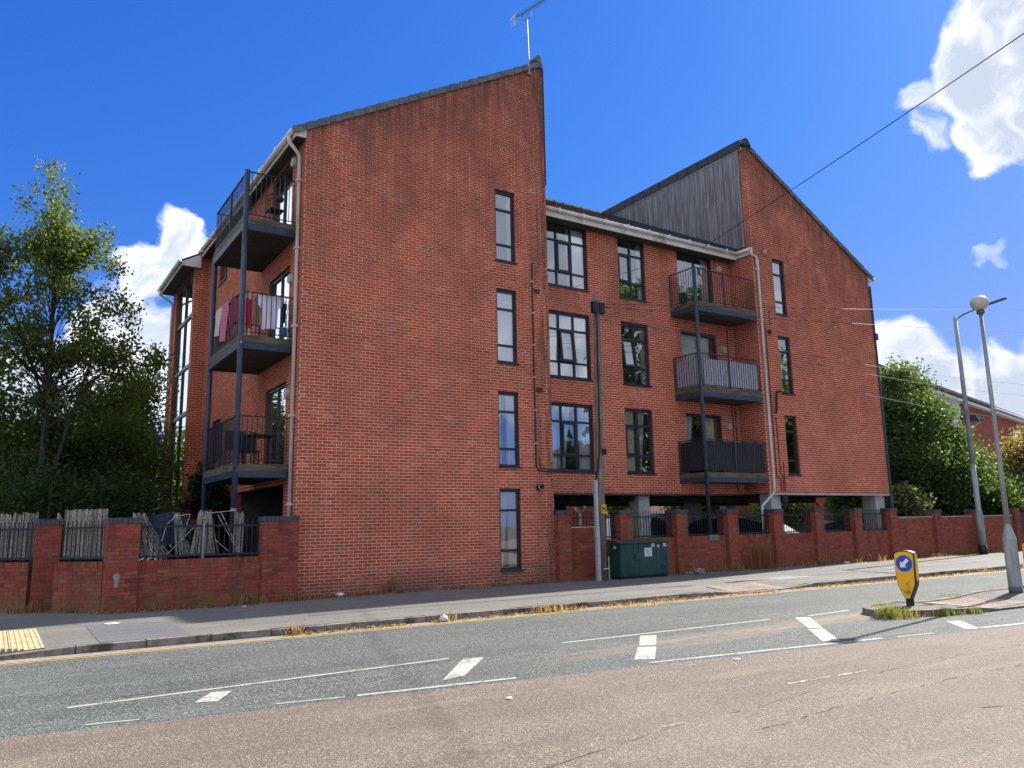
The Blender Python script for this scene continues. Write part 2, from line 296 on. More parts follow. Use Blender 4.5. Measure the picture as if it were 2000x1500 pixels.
class MB:
    def __init__(s): s.v = []; s.f = []; s.mi = []; s.tint = []
    def face(s, pts, mi=0, tint=None):
        n = len(s.v); s.v.extend(tuple(p) for p in pts); s.f.append(tuple(range(n, n + len(pts)))); s.mi.append(mi); s.tint.append(tint); return s
    def hexa(s, p, mi=0, tint=None):
        """8 points: bottom ring 0-3, top ring 4-7"""
        n = len(s.v); s.v.extend(tuple(q) for q in p)
        for a in ((3, 2, 1, 0), (4, 5, 6, 7), (0, 1, 5, 4), (1, 2, 6, 5), (2, 3, 7, 6), (3, 0, 4, 7)):
            s.f.append(tuple(n + i for i in a)); s.mi.append(mi); s.tint.append(tint)
        return s
    def box(s, x0, x1, y0, y1, z0, z1, mi=0, tint=None):
        return s.hexa([(x0, y0, z0), (x1, y0, z0), (x1, y1, z0), (x0, y1, z0), (x0, y0, z1), (x1, y0, z1), (x1, y1, z1), (x0, y1, z1)], mi, tint)
    def pbox(s, P, u0, u1, d0, d1, z0, z1, mi=0, tint=None):
        return s.hexa([P(u0, d0, z0), P(u1, d0, z0), P(u1, d1, z0), P(u0, d1, z0), P(u0, d0, z1), P(u1, d0, z1), P(u1, d1, z1), P(u0, d1, z1)], mi, tint)
    def bar(s, a, b, w, h=None, mi=0, tint=None):
        a = Vector(a); b = Vector(b); h = h or w; t = (b - a).normalized(); up = Vector((0, 0, 1)) if abs(t.z) < .95 else Vector((0, 1, 0))
        x = t.cross(up).normalized() * w / 2; y = x.cross(t).normalized() * h / 2
        return s.hexa([a - x - y, a + x - y, a + x + y, a - x + y, b - x - y, b + x - y, b + x + y, b - x + y], mi, tint)
    def tube(s, pts, r, n=8, mi=0, tint=None, cap=True):
        pts = [Vector(p) for p in pts]; rs = r if isinstance(r, (list, tuple)) else [r] * len(pts); base = len(s.v); prev = None
        for i, p in enumerate(pts):
            t = (pts[min(i + 1, len(pts) - 1)] - pts[max(i - 1, 0)]).normalized()
            if prev is None: x = t.cross(Vector((0, 0, 1)) if abs(t.z) < .9 else Vector((1, 0, 0))).normalized()
            else: x = (prev - t * prev.dot(t)).normalized()
            prev = x; y = t.cross(x)
            for k in range(n):
                a = 2 * math.pi * k / n; s.v.append(tuple(p + (x * math.cos(a) + y * math.sin(a)) * rs[i]))
        for i in range(len(pts) - 1):
            for k in range(n):
                k2 = (k + 1) % n; s.f.append((base + i * n + k, base + i * n + k2, base + (i + 1) * n + k2, base + (i + 1) * n + k)); s.mi.append(mi); s.tint.append(tint)
        if cap:
            s.f.append(tuple(base + k for k in range(n))[::-1]); s.f.append(tuple(base + (len(pts) - 1) * n + k for k in range(n))); s.mi += [mi, mi]; s.tint += [tint, tint]
        return s
    def lathe(s, c, prof, n=20, mi=0, tint=None):
        return s.tube([(c[0], c[1], c[2] + z) for r, z in prof], [max(r, 1e-4) for r, z in prof], n, mi, tint)
    def sphere(s, c, r, n=16, m=10, mi=0, sz=1.0):
        return s.lathe(c, [(r * math.sin(math.pi * i / m), -r * sz * math.cos(math.pi * i / m)) for i in range(m + 1)], n, mi)
    def prism(s, poly, ext, mi=0, tint=None):
        """poly: 3-D outline, ext: extrusion vector"""
        e = Vector(ext); n = len(poly); base = len(s.v); s.v.extend(tuple(p) for p in poly); s.v.extend(tuple(Vector(p) + e) for p in poly)
        s.f.append(tuple(range(base, base + n))[::-1]); s.f.append(tuple(range(base + n, base + 2 * n))); s.mi += [mi, mi]; s.tint += [tint, tint]
        for i in range(n):
            j = (i + 1) % n; s.f.append((base + i, base + j, base + n + j, base + n + i)); s.mi.append(mi); s.tint.append(tint)
        return s
    def build(s, name, mats, parent=None, smooth=False, bevel=0.0, normals=True):
        me = bpy.data.meshes.new(name); o = bpy.data.objects.new(name, me); COL.objects.link(o)
        og = Vector((0, 0, 0))
        if parent is not None: og = ORG[parent.name]; o.parent = parent
        ORG[o.name] = og
        vs = [(x - og.x, y - og.y, z - og.z) for x, y, z in s.v] if og.length else s.v
        me.from_pydata(vs, [], s.f)
        for m in (mats if isinstance(mats, (list, tuple)) else [mats]): me.materials.append(MATS[m])
        if len(me.materials) > 1: me.polygons.foreach_set('material_index', s.mi)
        if any(t is not None for t in s.tint):
            at = me.attributes.new('tint', 'FLOAT_COLOR', 'FACE')
            at.data.foreach_set('color', [c for t in s.tint for c in ((*t[:3], 1) if t is not None else (.5, .5, .5, 1))])
        if normals:
            bm = bmesh.new(); bm.from_mesh(me); bmesh.ops.recalc_face_normals(bm, faces=bm.faces)
            if bevel: bmesh.ops.bevel(bm, geom=list(bm.edges), offset=bevel, segments=2, affect='EDGES', profile=.6)
            bm.to_mesh(me); bm.free()
        if smooth: me.polygons.foreach_set('use_smooth', [True] * len(me.polygons))
        return o
def thing(mb, name, mats, label, cat, group=None, **kw):
    """a thing that is one mesh"""
    return tag(mb.build(name, mats, None, **kw), label, cat, group)
def struct(mb, name, mats, parent=None, **kw):
    o = mb.build(name, mats, parent, **kw)
    if parent is None: o['kind'] = 'structure'
    return o
def stuff(mb, name, mats, parent=None, **kw):
    o = mb.build(name, mats, parent, **kw); o['kind'] = 'stuff'; return o
def copy_tree(o, parent, delta):
    c = o.copy(); COL.objects.link(c); c.parent = parent
    if parent is None: c.location = Vector(o.location) + Vector(delta)
    for ch in list(o.children): copy_tree(ch, c, delta)
    return c
def text_faces(txt, size, P, u, z, d, mb, mi):
    cu = bpy.data.curves.new('txt', 'FONT'); cu.body = txt; cu.size = size; cu.offset = .004; cu.align_x = 'CENTER'; cu.align_y = 'CENTER'
    o = bpy.data.objects.new('txt', cu); COL.objects.link(o); bpy.context.view_layer.update()
    me = bpy.data.meshes.new_from_object(o.evaluated_get(bpy.context.evaluated_depsgraph_get()))
    for p in me.polygons: mb.face([P(u + me.vertices[i].co.x, d, z + me.vertices[i].co.y) for i in p.vertices], mi)
    bpy.data.objects.remove(o); bpy.data.curves.remove(cu); bpy.data.meshes.remove(me)

def FRONT(y): return lambda u, d, z: Vector((u, y - d, z))           # wall facing the road, d outward
def LEFT(x): return lambda u, d, z: Vector((x - d, u, z))            # wall facing left

# ------------------------------------------------------------------ bricks
def brick_tint(garden=False):
    k = R.random()
    if garden:
        if k < .72: b = (.345, .072, .044)
        elif k < .88: b = (.24, .056, .036)
        else: b = (.27, .115, .060)
    else:
        if k < .80: b = (.51, .112, .050)
        elif k < .915: b = (.42, .095, .046)
        elif k < .965: b = (.335, .150, .078)
        else: b = (.56, .185, .115)
    j = R.uniform(.84, 1.16); return (b[0] * j, b[1] * j * R.uniform(.92, 1.08), b[2] * j)
def clip_poly(poly, a, b, c):
    """keep a*u + b*z <= c"""
    out = []
    for i in range(len(poly)):
        p, q = poly[i], poly[(i + 1) % len(poly)]; fp = a * p[0] + b * p[1] - c; fq = a * q[0] + b * q[1] - c
        if fp <= 0: out.append(p)
        if (fp < 0 < fq) or (fq < 0 < fp): t = fp / (fp - fq); out.append((p[0] + t * (q[0] - p[0]), p[1] + t * (q[1] - p[1])))
    return out
def brick_polys(u0, u1, z0, z1, holes=(), clip=None, L=.2115, H=.0615, J=.0135, phase=0.0):
    out = []; k = 0; z = z0 + J / 2
    while z < z1 - .012:
        zt = min(z + H, z1); u = u0 - (L + J) * (.5 if (k % 2) else 0) + phase
        while u < u1:
            a, b = max(u, u0 + .001), min(u + L, u1 - .001); u += L + J
            if b - a < .02: continue
            segs = [(a, b, z, zt)]
            for hu0, hu1, hz0, hz1 in holes:
                nxt = []
                for (sa, sb, sz, st) in segs:
                    if sb <= hu0 or sa >= hu1 or st <= hz0 or sz >= hz1: nxt.append((sa, sb, sz, st)); continue
                    if sa < hu0 - .015: nxt.append((sa, hu0, sz, st))
                    if sb > hu1 + .015: nxt.append((hu1, sb, sz, st))
                    m0, m1 = max(sa, hu0), min(sb, hu1)
                    if hz0 - sz > .012: nxt.append((m0, m1, sz, hz0))
                    if st - hz1 > .012: nxt.append((m0, m1, hz1, st))
                segs = nxt
            for (sa, sb, sz, st) in segs:
                if sb - sa < .015: continue
                pl = [(sa, sz), (sb, sz), (sb, st), (sa, st)]
                if clip:
                    for h in clip: pl = clip_poly(pl, *h) if len(pl) > 2 else pl
                if len(pl) > 2: out.append(pl)
        z += H + J; k += 1
    return out
def add_brick(mb, P, poly, tint, d0=-.004, proud=.0045):
    d1 = proud + R.uniform(-.0025, .0025); sk = R.uniform(-.0012, .0012)
    f = [P(u, d1 + sk * (1 if i % 2 else -1), z) for i, (u, z) in enumerate(poly)]; bk = [P(u, d0, z) for u, z in poly]; n = len(poly)
    mb.face(f, 0, tint)
    for i in range(n):
        j = (i + 1) % n; mb.face([f[i], f[j], bk[j], bk[i]], 0, tint)
def wall_sheet(mb, P, u0, u1, z0, z1, holes=(), clip=None, reveal=.12, mi=0, rmi=0):
    us = sorted({u0, u1, *[min(max(h[i], u0), u1) for h in holes for i in (0, 1)]}); zs = sorted({z0, z1, *[min(max(h[i], z0), z1) for h in holes for i in (2, 3)]})
    for a, b in zip(us, us[1:]):
        for c, d in zip(zs, zs[1:]):
            if b - a < 1e-6 or d - c < 1e-6: continue
            um, zm = (a + b) / 2, (c + d) / 2
            if any(h[0] < um < h[1] and h[2] < zm < h[3] for h in holes): continue
            pl = [(a, c), (b, c), (b, d), (a, d)]
            if clip:
                for h in clip: pl = clip_poly(pl, *h) if len(pl) > 2 else pl
            if len(pl) > 2: mb.face([P(u, 0, z) for u, z in pl], mi)
    for h in holes:
        a, b, c, d = h
        for q in (((a, c), (a, d)), ((b, c), (b, d)), ((a, d), (b, d)), ((a, c), (b, c))):
            mb.face([P(q[0][0], 0, q[0][1]), P(q[1][0], 0, q[1][1]), P(q[1][0], -reveal, q[1][1]), P(q[0][0], -reveal, q[0][1])], rmi)
CAMP = Vector((-5.6486, -17.4403, 1.4508))
def lay_bricks(fields, parent, limit, material, garden=False, min_px=9.0):
    """fields: list of (P, polys). The bricks that show largest become parts, the rest one joined part"""
    allb = []
    for P, polys, vis in fields:
        for pl in polys:
            c = P(sum(p[0] for p in pl) / len(pl), 0, sum(p[1] for p in pl) / len(pl)); w = max(p[0] for p in pl) - min(p[0] for p in pl)
            allb.append((((w if vis else 0) / (c - CAMP).length, R.random()), P, pl))
    allb.sort(key=lambda t: -t[0][0])
    big = allb[:limit]; rest = allb[limit:]
    for _, P, pl in big:
        mb = MB(); add_brick(mb, P, pl, brick_tint(garden)); mb.build('brick', material, parent, normals=False)
    if rest:
        mb = MB()
        for _, P, pl in rest: add_brick(mb, P, pl, brick_tint(garden))
        stuff(mb, 'brickwork', material, parent, normals=False)

# ================================================================== GROUND
def sheet(name, m, x0, x1, y0, y1, z, **kw):
    return struct(MB().face([(x0, y0, z), (x1, y0, z), (x1, y1, z), (x0, y1, z)]), name, m, normals=False, **kw)
ground = sheet('ground', 'garden_soil', -900, 900, -900, 900, -.16)
EDGE = [(-70, -2.0), (-30, -6.2), (-12, -8.75), (-5.45, -9.72), (-4.37, -9.92), (-2.63, -10.10), (.16, -10.46), (4.35, -11.05), (6.3, -11.33), (12, -12.2), (30, -14.8), (90, -23.5)]
def edge_y(x):
    for (a, ya), (b, yb) in zip(EDGE, EDGE[1:]):
        if a <= x <= b: return ya + (yb - ya) * (x - a) / (b - a)
    return EDGE[-1][1]
mb = MB()
for (a, ya), (b, yb) in zip(EDGE[1:], EDGE[2:]): mb.face([(a, ya, -.1), (b, yb, -.1), (b, -5.0, -.1), (a, -5.0, -.1)])
road = struct(mb, 'road', 'asphalt_road', normals=False)
mb = MB()
for (a, ya), (b, yb) in zip(EDGE[1:], EDGE[2:]): mb.face([(a, -60, -.1), (b, -60, -.1), (b, yb, -.1), (a, ya, -.1)])
lane = struct(mb, 'road_lane', 'asphalt_lane', normals=False)
# pavement with a dropped crossing, kerb top at y = -4.97
DROP = [(7.3, 10.9)]; DROPL = (-5.9, -30)
def kerb_h(x):
    """height of the kerb top along the road edge"""
    if x < -4.6: return max(-.075, (x + 4.6) * .055)
    if 7.35 < x < 10.75:
        t = min(1.0, (x - 7.35) / .9, (10.75 - x) / .9); return -.085 * t
    return 0.0
mb = MB(); xs = [-40 + i * 1.0 for i in range(34)] + [-6 + i * .45 for i in range(1, 52)] + [18 + i * 2 for i in range(26)]
xs = sorted(set(round(x, 3) for x in xs)); ys = [-4.97, -4.2, -3.2, -1.6, .7]; fr = [1, .55, 0, 0, 0]
for a, b in zip(xs, xs[1:]):
    for i in range(len(ys) - 1):
        yt = [min(yy, 2.6 if b < -4.2 else .7) for yy in ys]
        if a < -4.0 and i == 3: yt[4] = 12.0
        mb.face([(a, yt[i], kerb_h(a) * fr[i]), (b, yt[i], kerb_h(b) * fr[i]), (b, yt[i + 1], kerb_h(b) * fr[i + 1]), (a, yt[i + 1], kerb_h(a) * fr[i + 1])])
pavement = struct(mb, 'pavement', 'asphalt_pave', normals=False)
struct(MB().face([(-4.22, -2.45, .004), (-3.05, -2.75, .004), (-3.05, -4.95, .004), (-4.26, -4.96, .004)]), 'pavement_patch', 'asphalt_patch', pavement, normals=False)
struct(MB().face([(-9, -2.0, .0035), (-4.23, -2.2, .0035), (-4.23, -.6, .0035), (-9, 1.5, .0035)]), 'pavement_patch', 'asphalt_patch', pavement, normals=False)
struct(MB().face([(10.4, -3.3, .004), (12.3, -3.2, .004), (12.9, -3.7, .004), (11.2, -3.8, .004)]), 'pavement_patch', 'stone', pavement, normals=False)
for (a, b, yy, w) in ((-.9, 8.4, -3.62, .10), (9.6, 22, -3.5, .12)):
    m = MB(); n = int((b - a) / .35)
    for i in range(n):
        p, q = a + (b - a) * i / n, a + (b - a) * (i + 1) / n; o0, o1 = .03 * math.sin(p * 1.7) + .02 * math.sin(p * 5), .03 * math.sin(q * 1.7) + .02 * math.sin(q * 5)
        m.face([(p, yy + o0, .0045), (q, yy + o1, .0045), (q, yy + w + o1, .0045), (p, yy + w + o0, .0045)])
    m.build('trench_joint', 'asphalt_patch', pavement, normals=False)
# kerb stones, one by one
kerb = struct(MB().box(-40, 70, -5.06, -4.99, -.3, -.14), 'kerb', 'kerb')
x = -12.3
while x < 40:
    g = .012; h0, h1 = kerb_h(x), kerb_h(x + .86); dz = R.uniform(-.006, .006); dy = R.uniform(-.008, .008)
    a, b = x + g / 2, x + .86 - g / 2; y0, y1 = -5.11 + dy, -4.97
    m = MB().hexa([(a, y0, -.16), (b, y0, -.16), (b, y1, -.16), (a, y1, -.16), (a, y0 + .012, h0 + dz), (b, y0 + .012, h1 + dz), (b, y1, h1 + dz), (a, y1, h0 + dz)])
    m.build('kerb_stone', 'kerb', kerb, bevel=.009 if -6 < x < 16 else 0); x += .86

# road markings
def quadline(p, q, w, z=-.096):
    p = Vector((*p, 0)); q = Vector((*q, 0)); t = (q - p).normalized(); nrm = Vector((-t.y, t.x, 0)) * w / 2
    return [(v.x, v.y, z) for v in (p - nrm, q - nrm, q + nrm, p + nrm)]
def marking(pts, name='white_marking', m='white_paint', parent=road): return MB().face(pts).build(name, m, parent, normals=False)
for p, q in (((-4.92, -8.81), (-.89, -8.64)), ((.91, -8.5), (4.95, -8.6)), ((5.8, -8.7), (7.0, -8.62)), ((7.9, -8.72), (10.4, -8.55)),
             ((-4.85, -9.66), (-4.45, -9.74)), ((-3.34, -9.86), (-2.72, -9.97)), ((-2.6, -9.98), (-.93, -10.19)), ((.74, -10.38), (4.35, -10.92)), ((4.6, -10.98), (5.3, -11.08)), ((6.25, -11.2), (9.5, -11.7)), ((10.5, -11.85), (14.5, -12.4))):
    marking(quadline(p, q, .074 if p[0] > -2.7 and p[0] != 4.6 else (.042 if p[1] < -9.2 or p[0] == 4.6 else .070)))
for bar in ([(-3.93, -9.33), (-3.74, -9.40), (-3.50, -8.98), (-3.69, -8.93)], [(-1.62, -9.84), (-1.30, -9.74), (-.52, -8.84), (-.76, -8.76)],
            [(.74, -10.12), (.95, -10.24), (1.62, -9.55), (1.42, -9.42)], [(1.50, -9.36), (1.68, -9.48), (2.36, -8.76), (2.14, -8.66)],
            [(3.52, -10.62), (3.74, -10.72), (4.62, -9.83), (4.42, -9.72)], [(4.50, -9.66), (4.68, -9.78), (5.66, -8.82), (5.44, -8.70)],
            [(6.66, -10.50), (6.88, -10.60), (6.20, -11.22), (5.98, -11.16)], [(10.9, -11.0), (11.15, -11.05), (10.4, -11.8), (10.15, -11.75)]):
    marking([(x, y, -.096) for x, y in bar], 'hatch_bar')
for (x, y, L, w) in ((1.10, -12.11, .16, .05), (1.30, -12.13, .07, .02), (1.46, -12.13, .10, .022), (1.80, -12.15, .14, .028), (2.02, -12.16, .12, .02), (.98, -10.79, .06, .03), (-1.05, -12.6, .12, .02)):
    n = 9; top = [(x - L + 2 * L * k / n, y + w * R.uniform(.15, 1)) for k in range(n + 1)]; bot = [(x - L + 2 * L * k / n, y - w * R.uniform(.1, .8)) for k in range(n, -1, -1)]
    marking([(p, q, -.096) for p, q in bot[::-1] + top[::-1]], 'worn_marking', parent=lane)
for yo in (-5.42, -5.54):
    pts = [(-14 + i * .6, yo + .012 * math.sin(i * .9) + (.0 if i < 90 else 0)) for i in range(100)]
    m = MB()
    for p, q in zip(pts, pts[1:]): m.face([(p[0], p[1] - .021, -.096), (q[0], q[1] - .021, -.096), (q[0], q[1] + .021, -.096), (p[0], p[1] + .021, -.096)])
    m.build('yellow_line', 'yellow_paint', road, normals=False)
mat('gutter_grit', (.22, .19, .165), .9, var=.3, vscale=20, dirt=(.30, .24, .19), dscale=6)
m = MB(); m.face([(-14, -5.40, -.0985), (45, -5.36, -.0985), (45, -5.1, -.0985), (-14, -5.1, -.0985)]); m.build('gutter_grit', 'gutter_grit', road, normals=False)
# dusty strip of grit along the hatching and cracks in the near lane
mat('crack', (.035, .03, .028), .95)
def crack(pts, w=.012, parent=lane):
    m = MB(); P = []
    for (a, b) in zip(pts, pts[1:]):
        n = max(2, int((Vector(b) - Vector(a)).length / .12))
        for i in range(n): t = i / n; P.append((a[0] + (b[0] - a[0]) * t + R.uniform(-.015, .015), a[1] + (b[1] - a[1]) * t + R.uniform(-.02, .02), w * R.uniform(.1, .75)))
    for p, q in zip(P, P[1:]):
        if R.random() < .30: continue
        m.face([(p[0], p[1] - p[2] / 2, -.0965), (q[0], q[1] - q[2] / 2, -.0965), (q[0], q[1] + q[2] / 2, -.0965), (p[0], p[1] + p[2] / 2, -.0965)])
    m.build('crack', 'crack', parent, normals=False)
crack([(-2.9, -13.0), (-1.7, -12.75), (-.9, -12.62), (.2, -12.55), (1.6, -12.35), (3.2, -12.2), (5.5, -12.3)])
crack([(-.6, -13.1), (.4, -13.0), (1.4, -12.95), (3.0, -12.9), (4.6, -13.1)], .015); crack([(1.2, -13.7), (1.5, -13.75), (1.9, -14.05)], .02)
crack([(-4.7, -8.65), (-3.9, -8.52), (-3.3, -8.5)], .02, road); crack([(-3.2, -8.78), (-2.2, -8.84), (-1.2, -8.8), (-.5, -8.75)], .03, road)

# tactile paving: every slab a piece, blisters real
def tactile(name, m, x0, x1, y0, y1, shear, zf, lbl=None):
    base = struct(MB().face([(x0, y0, zf(x0, y0) + .002), (x1, y0, zf(x1, y0) + .002), (x1 + shear, y1, zf(x1, y1) + .002), (x0 + shear, y1, zf(x0, y1) + .002)]), name, 'crack', pavement, normals=False)
    nx, ny = round((x1 - x0) / .4), round((y1 - y0) / .4); bl = MB()
    def at(u, v, h): X = x0 + (x1 - x0) * u; Y = y0 + (y1 - y0) * v; return (X + shear * v, Y, zf(X, Y) + h)
    for i in range(nx):
        for j in range(ny):
            e = .006; u0, u1, v0, v1 = (i + e * 2) / nx, (i + 1 - e * 2) / nx, (j + e * 2) / ny, (j + 1 - e * 2) / ny; h = .010 + R.uniform(-.002, .002)
            MB().hexa([at(u0, v0, 0), at(u1, v0, 0), at(u1, v1, 0), at(u0, v1, 0), at(u0, v0, h), at(u1, v0, h), at(u1, v1, h), at(u0, v1, h)]).build('paving_slab', m, base, normals=False)
            for a in range(6):
                for b in range(6):
                    cu, cv = u0 + (u1 - u0) * (a + .5) / 6, v0 + (v1 - v0) * (b + .5) / 6; c = Vector(at(cu, cv, h)); ring = [(math.cos(k * math.pi / 3), math.sin(k * math.pi / 3)) for k in range(6)]
                    top = [(c.x + .011 * p, c.y + .011 * q, c.z + .006) for p, q in ring]; bot = [(c.x + .019 * p, c.y + .019 * q, c.z) for p, q in ring]; bl.face(top)
                    for k in range(6): bl.face([bot[k], bot[(k + 1) % 6], top[(k + 1) % 6], top[k]])
    stuff(bl, 'blisters', m, base, normals=False)
PZ = lambda X, Y: kerb_h(X) * max(0, min(1, (-3.2 - Y) / 1.77)) + .003
tactile('tactile_paving', 'tactile_buff', -7.3, -4.9, -4.92, -2.5, 0, PZ)
tactile('tactile_paving', 'tactile_red', 8.2, 9.9, -4.94, -3.9, .25, PZ)

# traffic island with its own kerb
isl = [(6.55, -9.35), (6.62, -9.62), (6.9, -9.88), (7.5, -10.14), (8.2, -10.28), (16.5, -10.75), (19, -10.6), (19.5, -9.8), (19, -8.9), (10.5, -8.72), (8.0, -8.78), (7.1, -8.88), (6.7, -9.08)]
def isl_h(x):
    d = max(0, min(1, min((x - 8.0) / .6, (10.75 - x) / .6))); return -.018 - .062 * d
m = MB(); n = len(isl)
dens = []
for i in range(n):
    p, q = Vector(isl[i]), Vector(isl[(i + 1) % n]); k = max(1, int((q - p).length / .45))
    for t in range(k): dens.append(p.lerp(q, t / k))
cen = Vector((11, -9.6))
mid = [Vector((max(6.95, min(18.6, p.x)), -9.5)) for p in dens]
nd = len(dens)
for i in range(nd):
    j = (i + 1) % nd; p, q = dens[i], dens[j]; a, b = mid[i], mid[j]
    pts = [(p.x, p.y, isl_h(p.x)), (q.x, q.y, isl_h(q.x)), (b.x, b.y, isl_h(b.x) + .012), (a.x, a.y, isl_h(a.x) + .012)]
    m.face(pts if (a - b).length > 1e-5 else pts[:3])
island = struct(m, 'traffic_island', 'island_top', normals=False)
i = 0
for i in range(0, nd - 1, 2):
    A = [dens[i], dens[i + 1], dens[(i + 2) % nd]]; m = MB()
    for p, q in zip(A, A[1:]):
        pc = (mid[dens.index(p)] - p); qc = (mid[dens.index(q)] - q); pi = p + pc.normalized() * .12; qi = q + qc.normalized() * .12; g = .006
        pp = p.lerp(q, g); qq = q.lerp(p, g)
        m.hexa([(pp.x, pp.y, -.14), (qq.x, qq.y, -.14), (qi.x, qi.y, -.14), (pi.x, pi.y, -.14), (pp.x, pp.y, isl_h(p.x) + .016), (qq.x, qq.y, isl_h(q.x) + .016), (qi.x, qi.y, isl_h(q.x) + .018), (pi.x, pi.y, isl_h(p.x) + .018)])
    m.build('kerb_stone', 'kerb', island)
tactile('tactile_paving', 'tactile_red', 8.55, 10.15, -10.2, -9.0, .05, lambda X, Y: isl_h(X) + .014)
# grounds behind the walls
sheet('garden_ground', 'garden_soil', -4.9, 0, .72, 40, -.02); sheet('courtyard_ground', 'courtyard', 7.0, 90, .72, 60, -.01)

# ================================================================== APARTMENT BUILDING
M_Y = 1.09; X7 = 7.0; XR = 15.75; XE = 22.45; ZB = 2.36; SL = .559
bld = empty('apartment_building', (7.0, 0, 0), 'red brick four storey apartment block with two sloping gables and navy balconies', 'building')
W_ROWS = (.0, .27, .765, 1.0)
fields = []
PF0, PFM, PL0 = FRONT(0), FRONT(M_Y), LEFT(0)
mortar = {}
def window(P, u0, u1, z0, z1, cols=(0, 1), rows=(0, .235, .73, 1), opener=None, curtain=None, sill=True, rec=.055, room='interior', ajar=0.0, name='window', double=False):
    """cols / rows are fractions; rows from the bottom. Frame is the part, panes, sill, curtain and room its pieces"""
    w = .058; fr = MB(); d0, d1 = -rec - .07, -rec
    U = [u0 + (u1 - u0) * c for c in cols]; Z = [z0 + (z1 - z0) * r for r in rows]
    fr.pbox(P, u0, u0 + w, d0, d1, z0, z1); fr.pbox(P, u1 - w, u1, d0, d1, z0, z1); fr.pbox(P, u0 + w, u1 - w, d0, d1, z0, z0 + w); fr.pbox(P, u0 + w, u1 - w, d0, d1, z1 - w * 1.5, z1)
    for c in U[1:-1]: fr.pbox(P, c - .028, c + .028, d0 + .004, d1 - .004, z0 + w, z1 - w * 1.5)
    for r in Z[1:-1]:
        for a, b in zip(U, U[1:]): fr.pbox(P, a + (w if a == U[0] else .028), b - (w if b == U[-1] else .028), d0 + .006, d1 - .006, r - .028, r + .028)
    f = fr.build(name, 'frame', bld, normals=False)
    for i, (a, b) in enumerate(zip(U, U[1:])):
        for j, (c, d) in enumerate(zip(Z, Z[1:])):
            pa, pb = a + (w if i == 0 else .028), b - (w if i == len(U) - 2 else .028); pc, pd = c + (w if j == 0 else .028), d - (w * 1.5 if j == len(Z) - 2 else .028)
            if opener and (i, j) in opener:
                m = MB(); k = .045; o = .02; tilt = ajar
                Q = lambda u, dd, z, zt=pd, t=tilt: P(u, dd + t * (zt - z), z)
                m.pbox(Q, pa - .02, pa + k, d0 + .02, d1 + o, pc - .02, pd + .02); m.pbox(Q, pb - k, pb + .02, d0 + .02, d1 + o, pc - .02, pd + .02); m.pbox(Q, pa + k, pb - k, d0 + .02, d1 + o, pc - .02, pc + k); m.pbox(Q, pa + k, pb - k, d0 + .02, d1 + o, pd - k, pd + .02)
                m.build('opening_sash', 'frame', f, normals=False); pa += k; pb -= k; pc += k; pd -= k
                MB().face([Q(pa, -rec - .03, pc), Q(pb, -rec - .03, pc), Q(pb, -rec - .03, pd), Q(pa, -rec - .03, pd)]).build('pane', 'glass', f, normals=False)
            else: MB().face([P(pa, -rec - .04, pc), P(pb, -rec - .04, pc), P(pb, -rec - .04, pd), P(pa, -rec - .04, pd)]).build('pane', 'glass', f, normals=False)
    if sill: MB().pbox(P, u0 - .02, u1 + .035, -rec - .03, .045, z0 - .045, z0 - .004).build('sill', 'frame', f)
    # a lit-from-outside room behind
    m = MB(); a, b, c, d = u0 - .25, u1 + .25, z0 - .25, z1 + .12; t0, t1 = -rec - .09, -2.2
    for q in ([(a, t1, c), (b, t1, c), (b, t1, d), (a, t1, d)], [(a, t0, c), (a, t1, c), (a, t1, d), (a, t0, d)], [(b, t0, c), (b, t1, c), (b, t1, d), (b, t0, d)], [(a, t0, c), (b, t0, c), (b, t1, c), (a, t1, c)], [(a, t0, d), (b, t0, d), (b, t1, d), (a, t1, d)]):
        m.face([P(*x) for x in q])
    m.build('room', room, f, normals=False)
    for cu in (curtain or []):
        ca, cb, m_, kind = cu; A, B = u0 + (u1 - u0) * ca, u0 + (u1 - u0) * cb; cm = MB(); n = 26; dd = -rec - .13
        zt, zb = z1 - .05, z0 + .03
        for k in range(n):
            def col(kk, top):
                t = kk / n; u = A + (B - A) * t
                if kind == 'sweep_l' and not top: u = A + (B - A) * t * .45
                if kind == 'sweep_r' and not top: u = B - (B - A) * (1 - t) * .55
                off = .028 * math.sin(kk * 1.9) if kind != 'blind' else (.018 if kk % 3 == 0 else -.006)
                return u, dd + off
            (ua, da), (ub, db) = col(k, True), col(k + 1, True); (va, ea), (vb, eb) = col(k, False), col(k + 1, False)
            zm = z0 + (z1 - z0) * .55
            cm.face([P(va, ea, zb), P(vb, eb, zb), P(ub, db, zt), P(ua, da, zt)])
        cm.build('curtain', m_, f, normals=False)
    return f
FLOORS = ((8.56, 10.57), (5.76, 7.77), (2.99, 4.99))
h_left = []; h_mid = []; h_right = []; h_side = []
def add_window(P, H, u0, u1, z0, z1, **k): H.append((u0, u1, z0, z1)); return window(P, u0, u1, z0, z1, **k)
# left gable: four narrow windows
for (z0, z1), cur in zip(((8.56, 10.60), (5.74, 7.77), (2.98, 4.96), (.36, 2.41)), ([(.0, .22, 'curtain_white', 'sweep_l'), (.74, 1.0, 'curtain_white', 'fold')], [(0, 1, 'blind', 'blind')], [(.55, 1, 'blind', 'fold'), (0, .3, 'curtain_white', 'fold')], [(.0, .62, 'curtain_cream', 'sweep_l'), (.55, 1, 'curtain_cream', 'fold')])):
    add_window(PF0, h_left, 5.28, 5.92, z0, z1, curtain=cur)
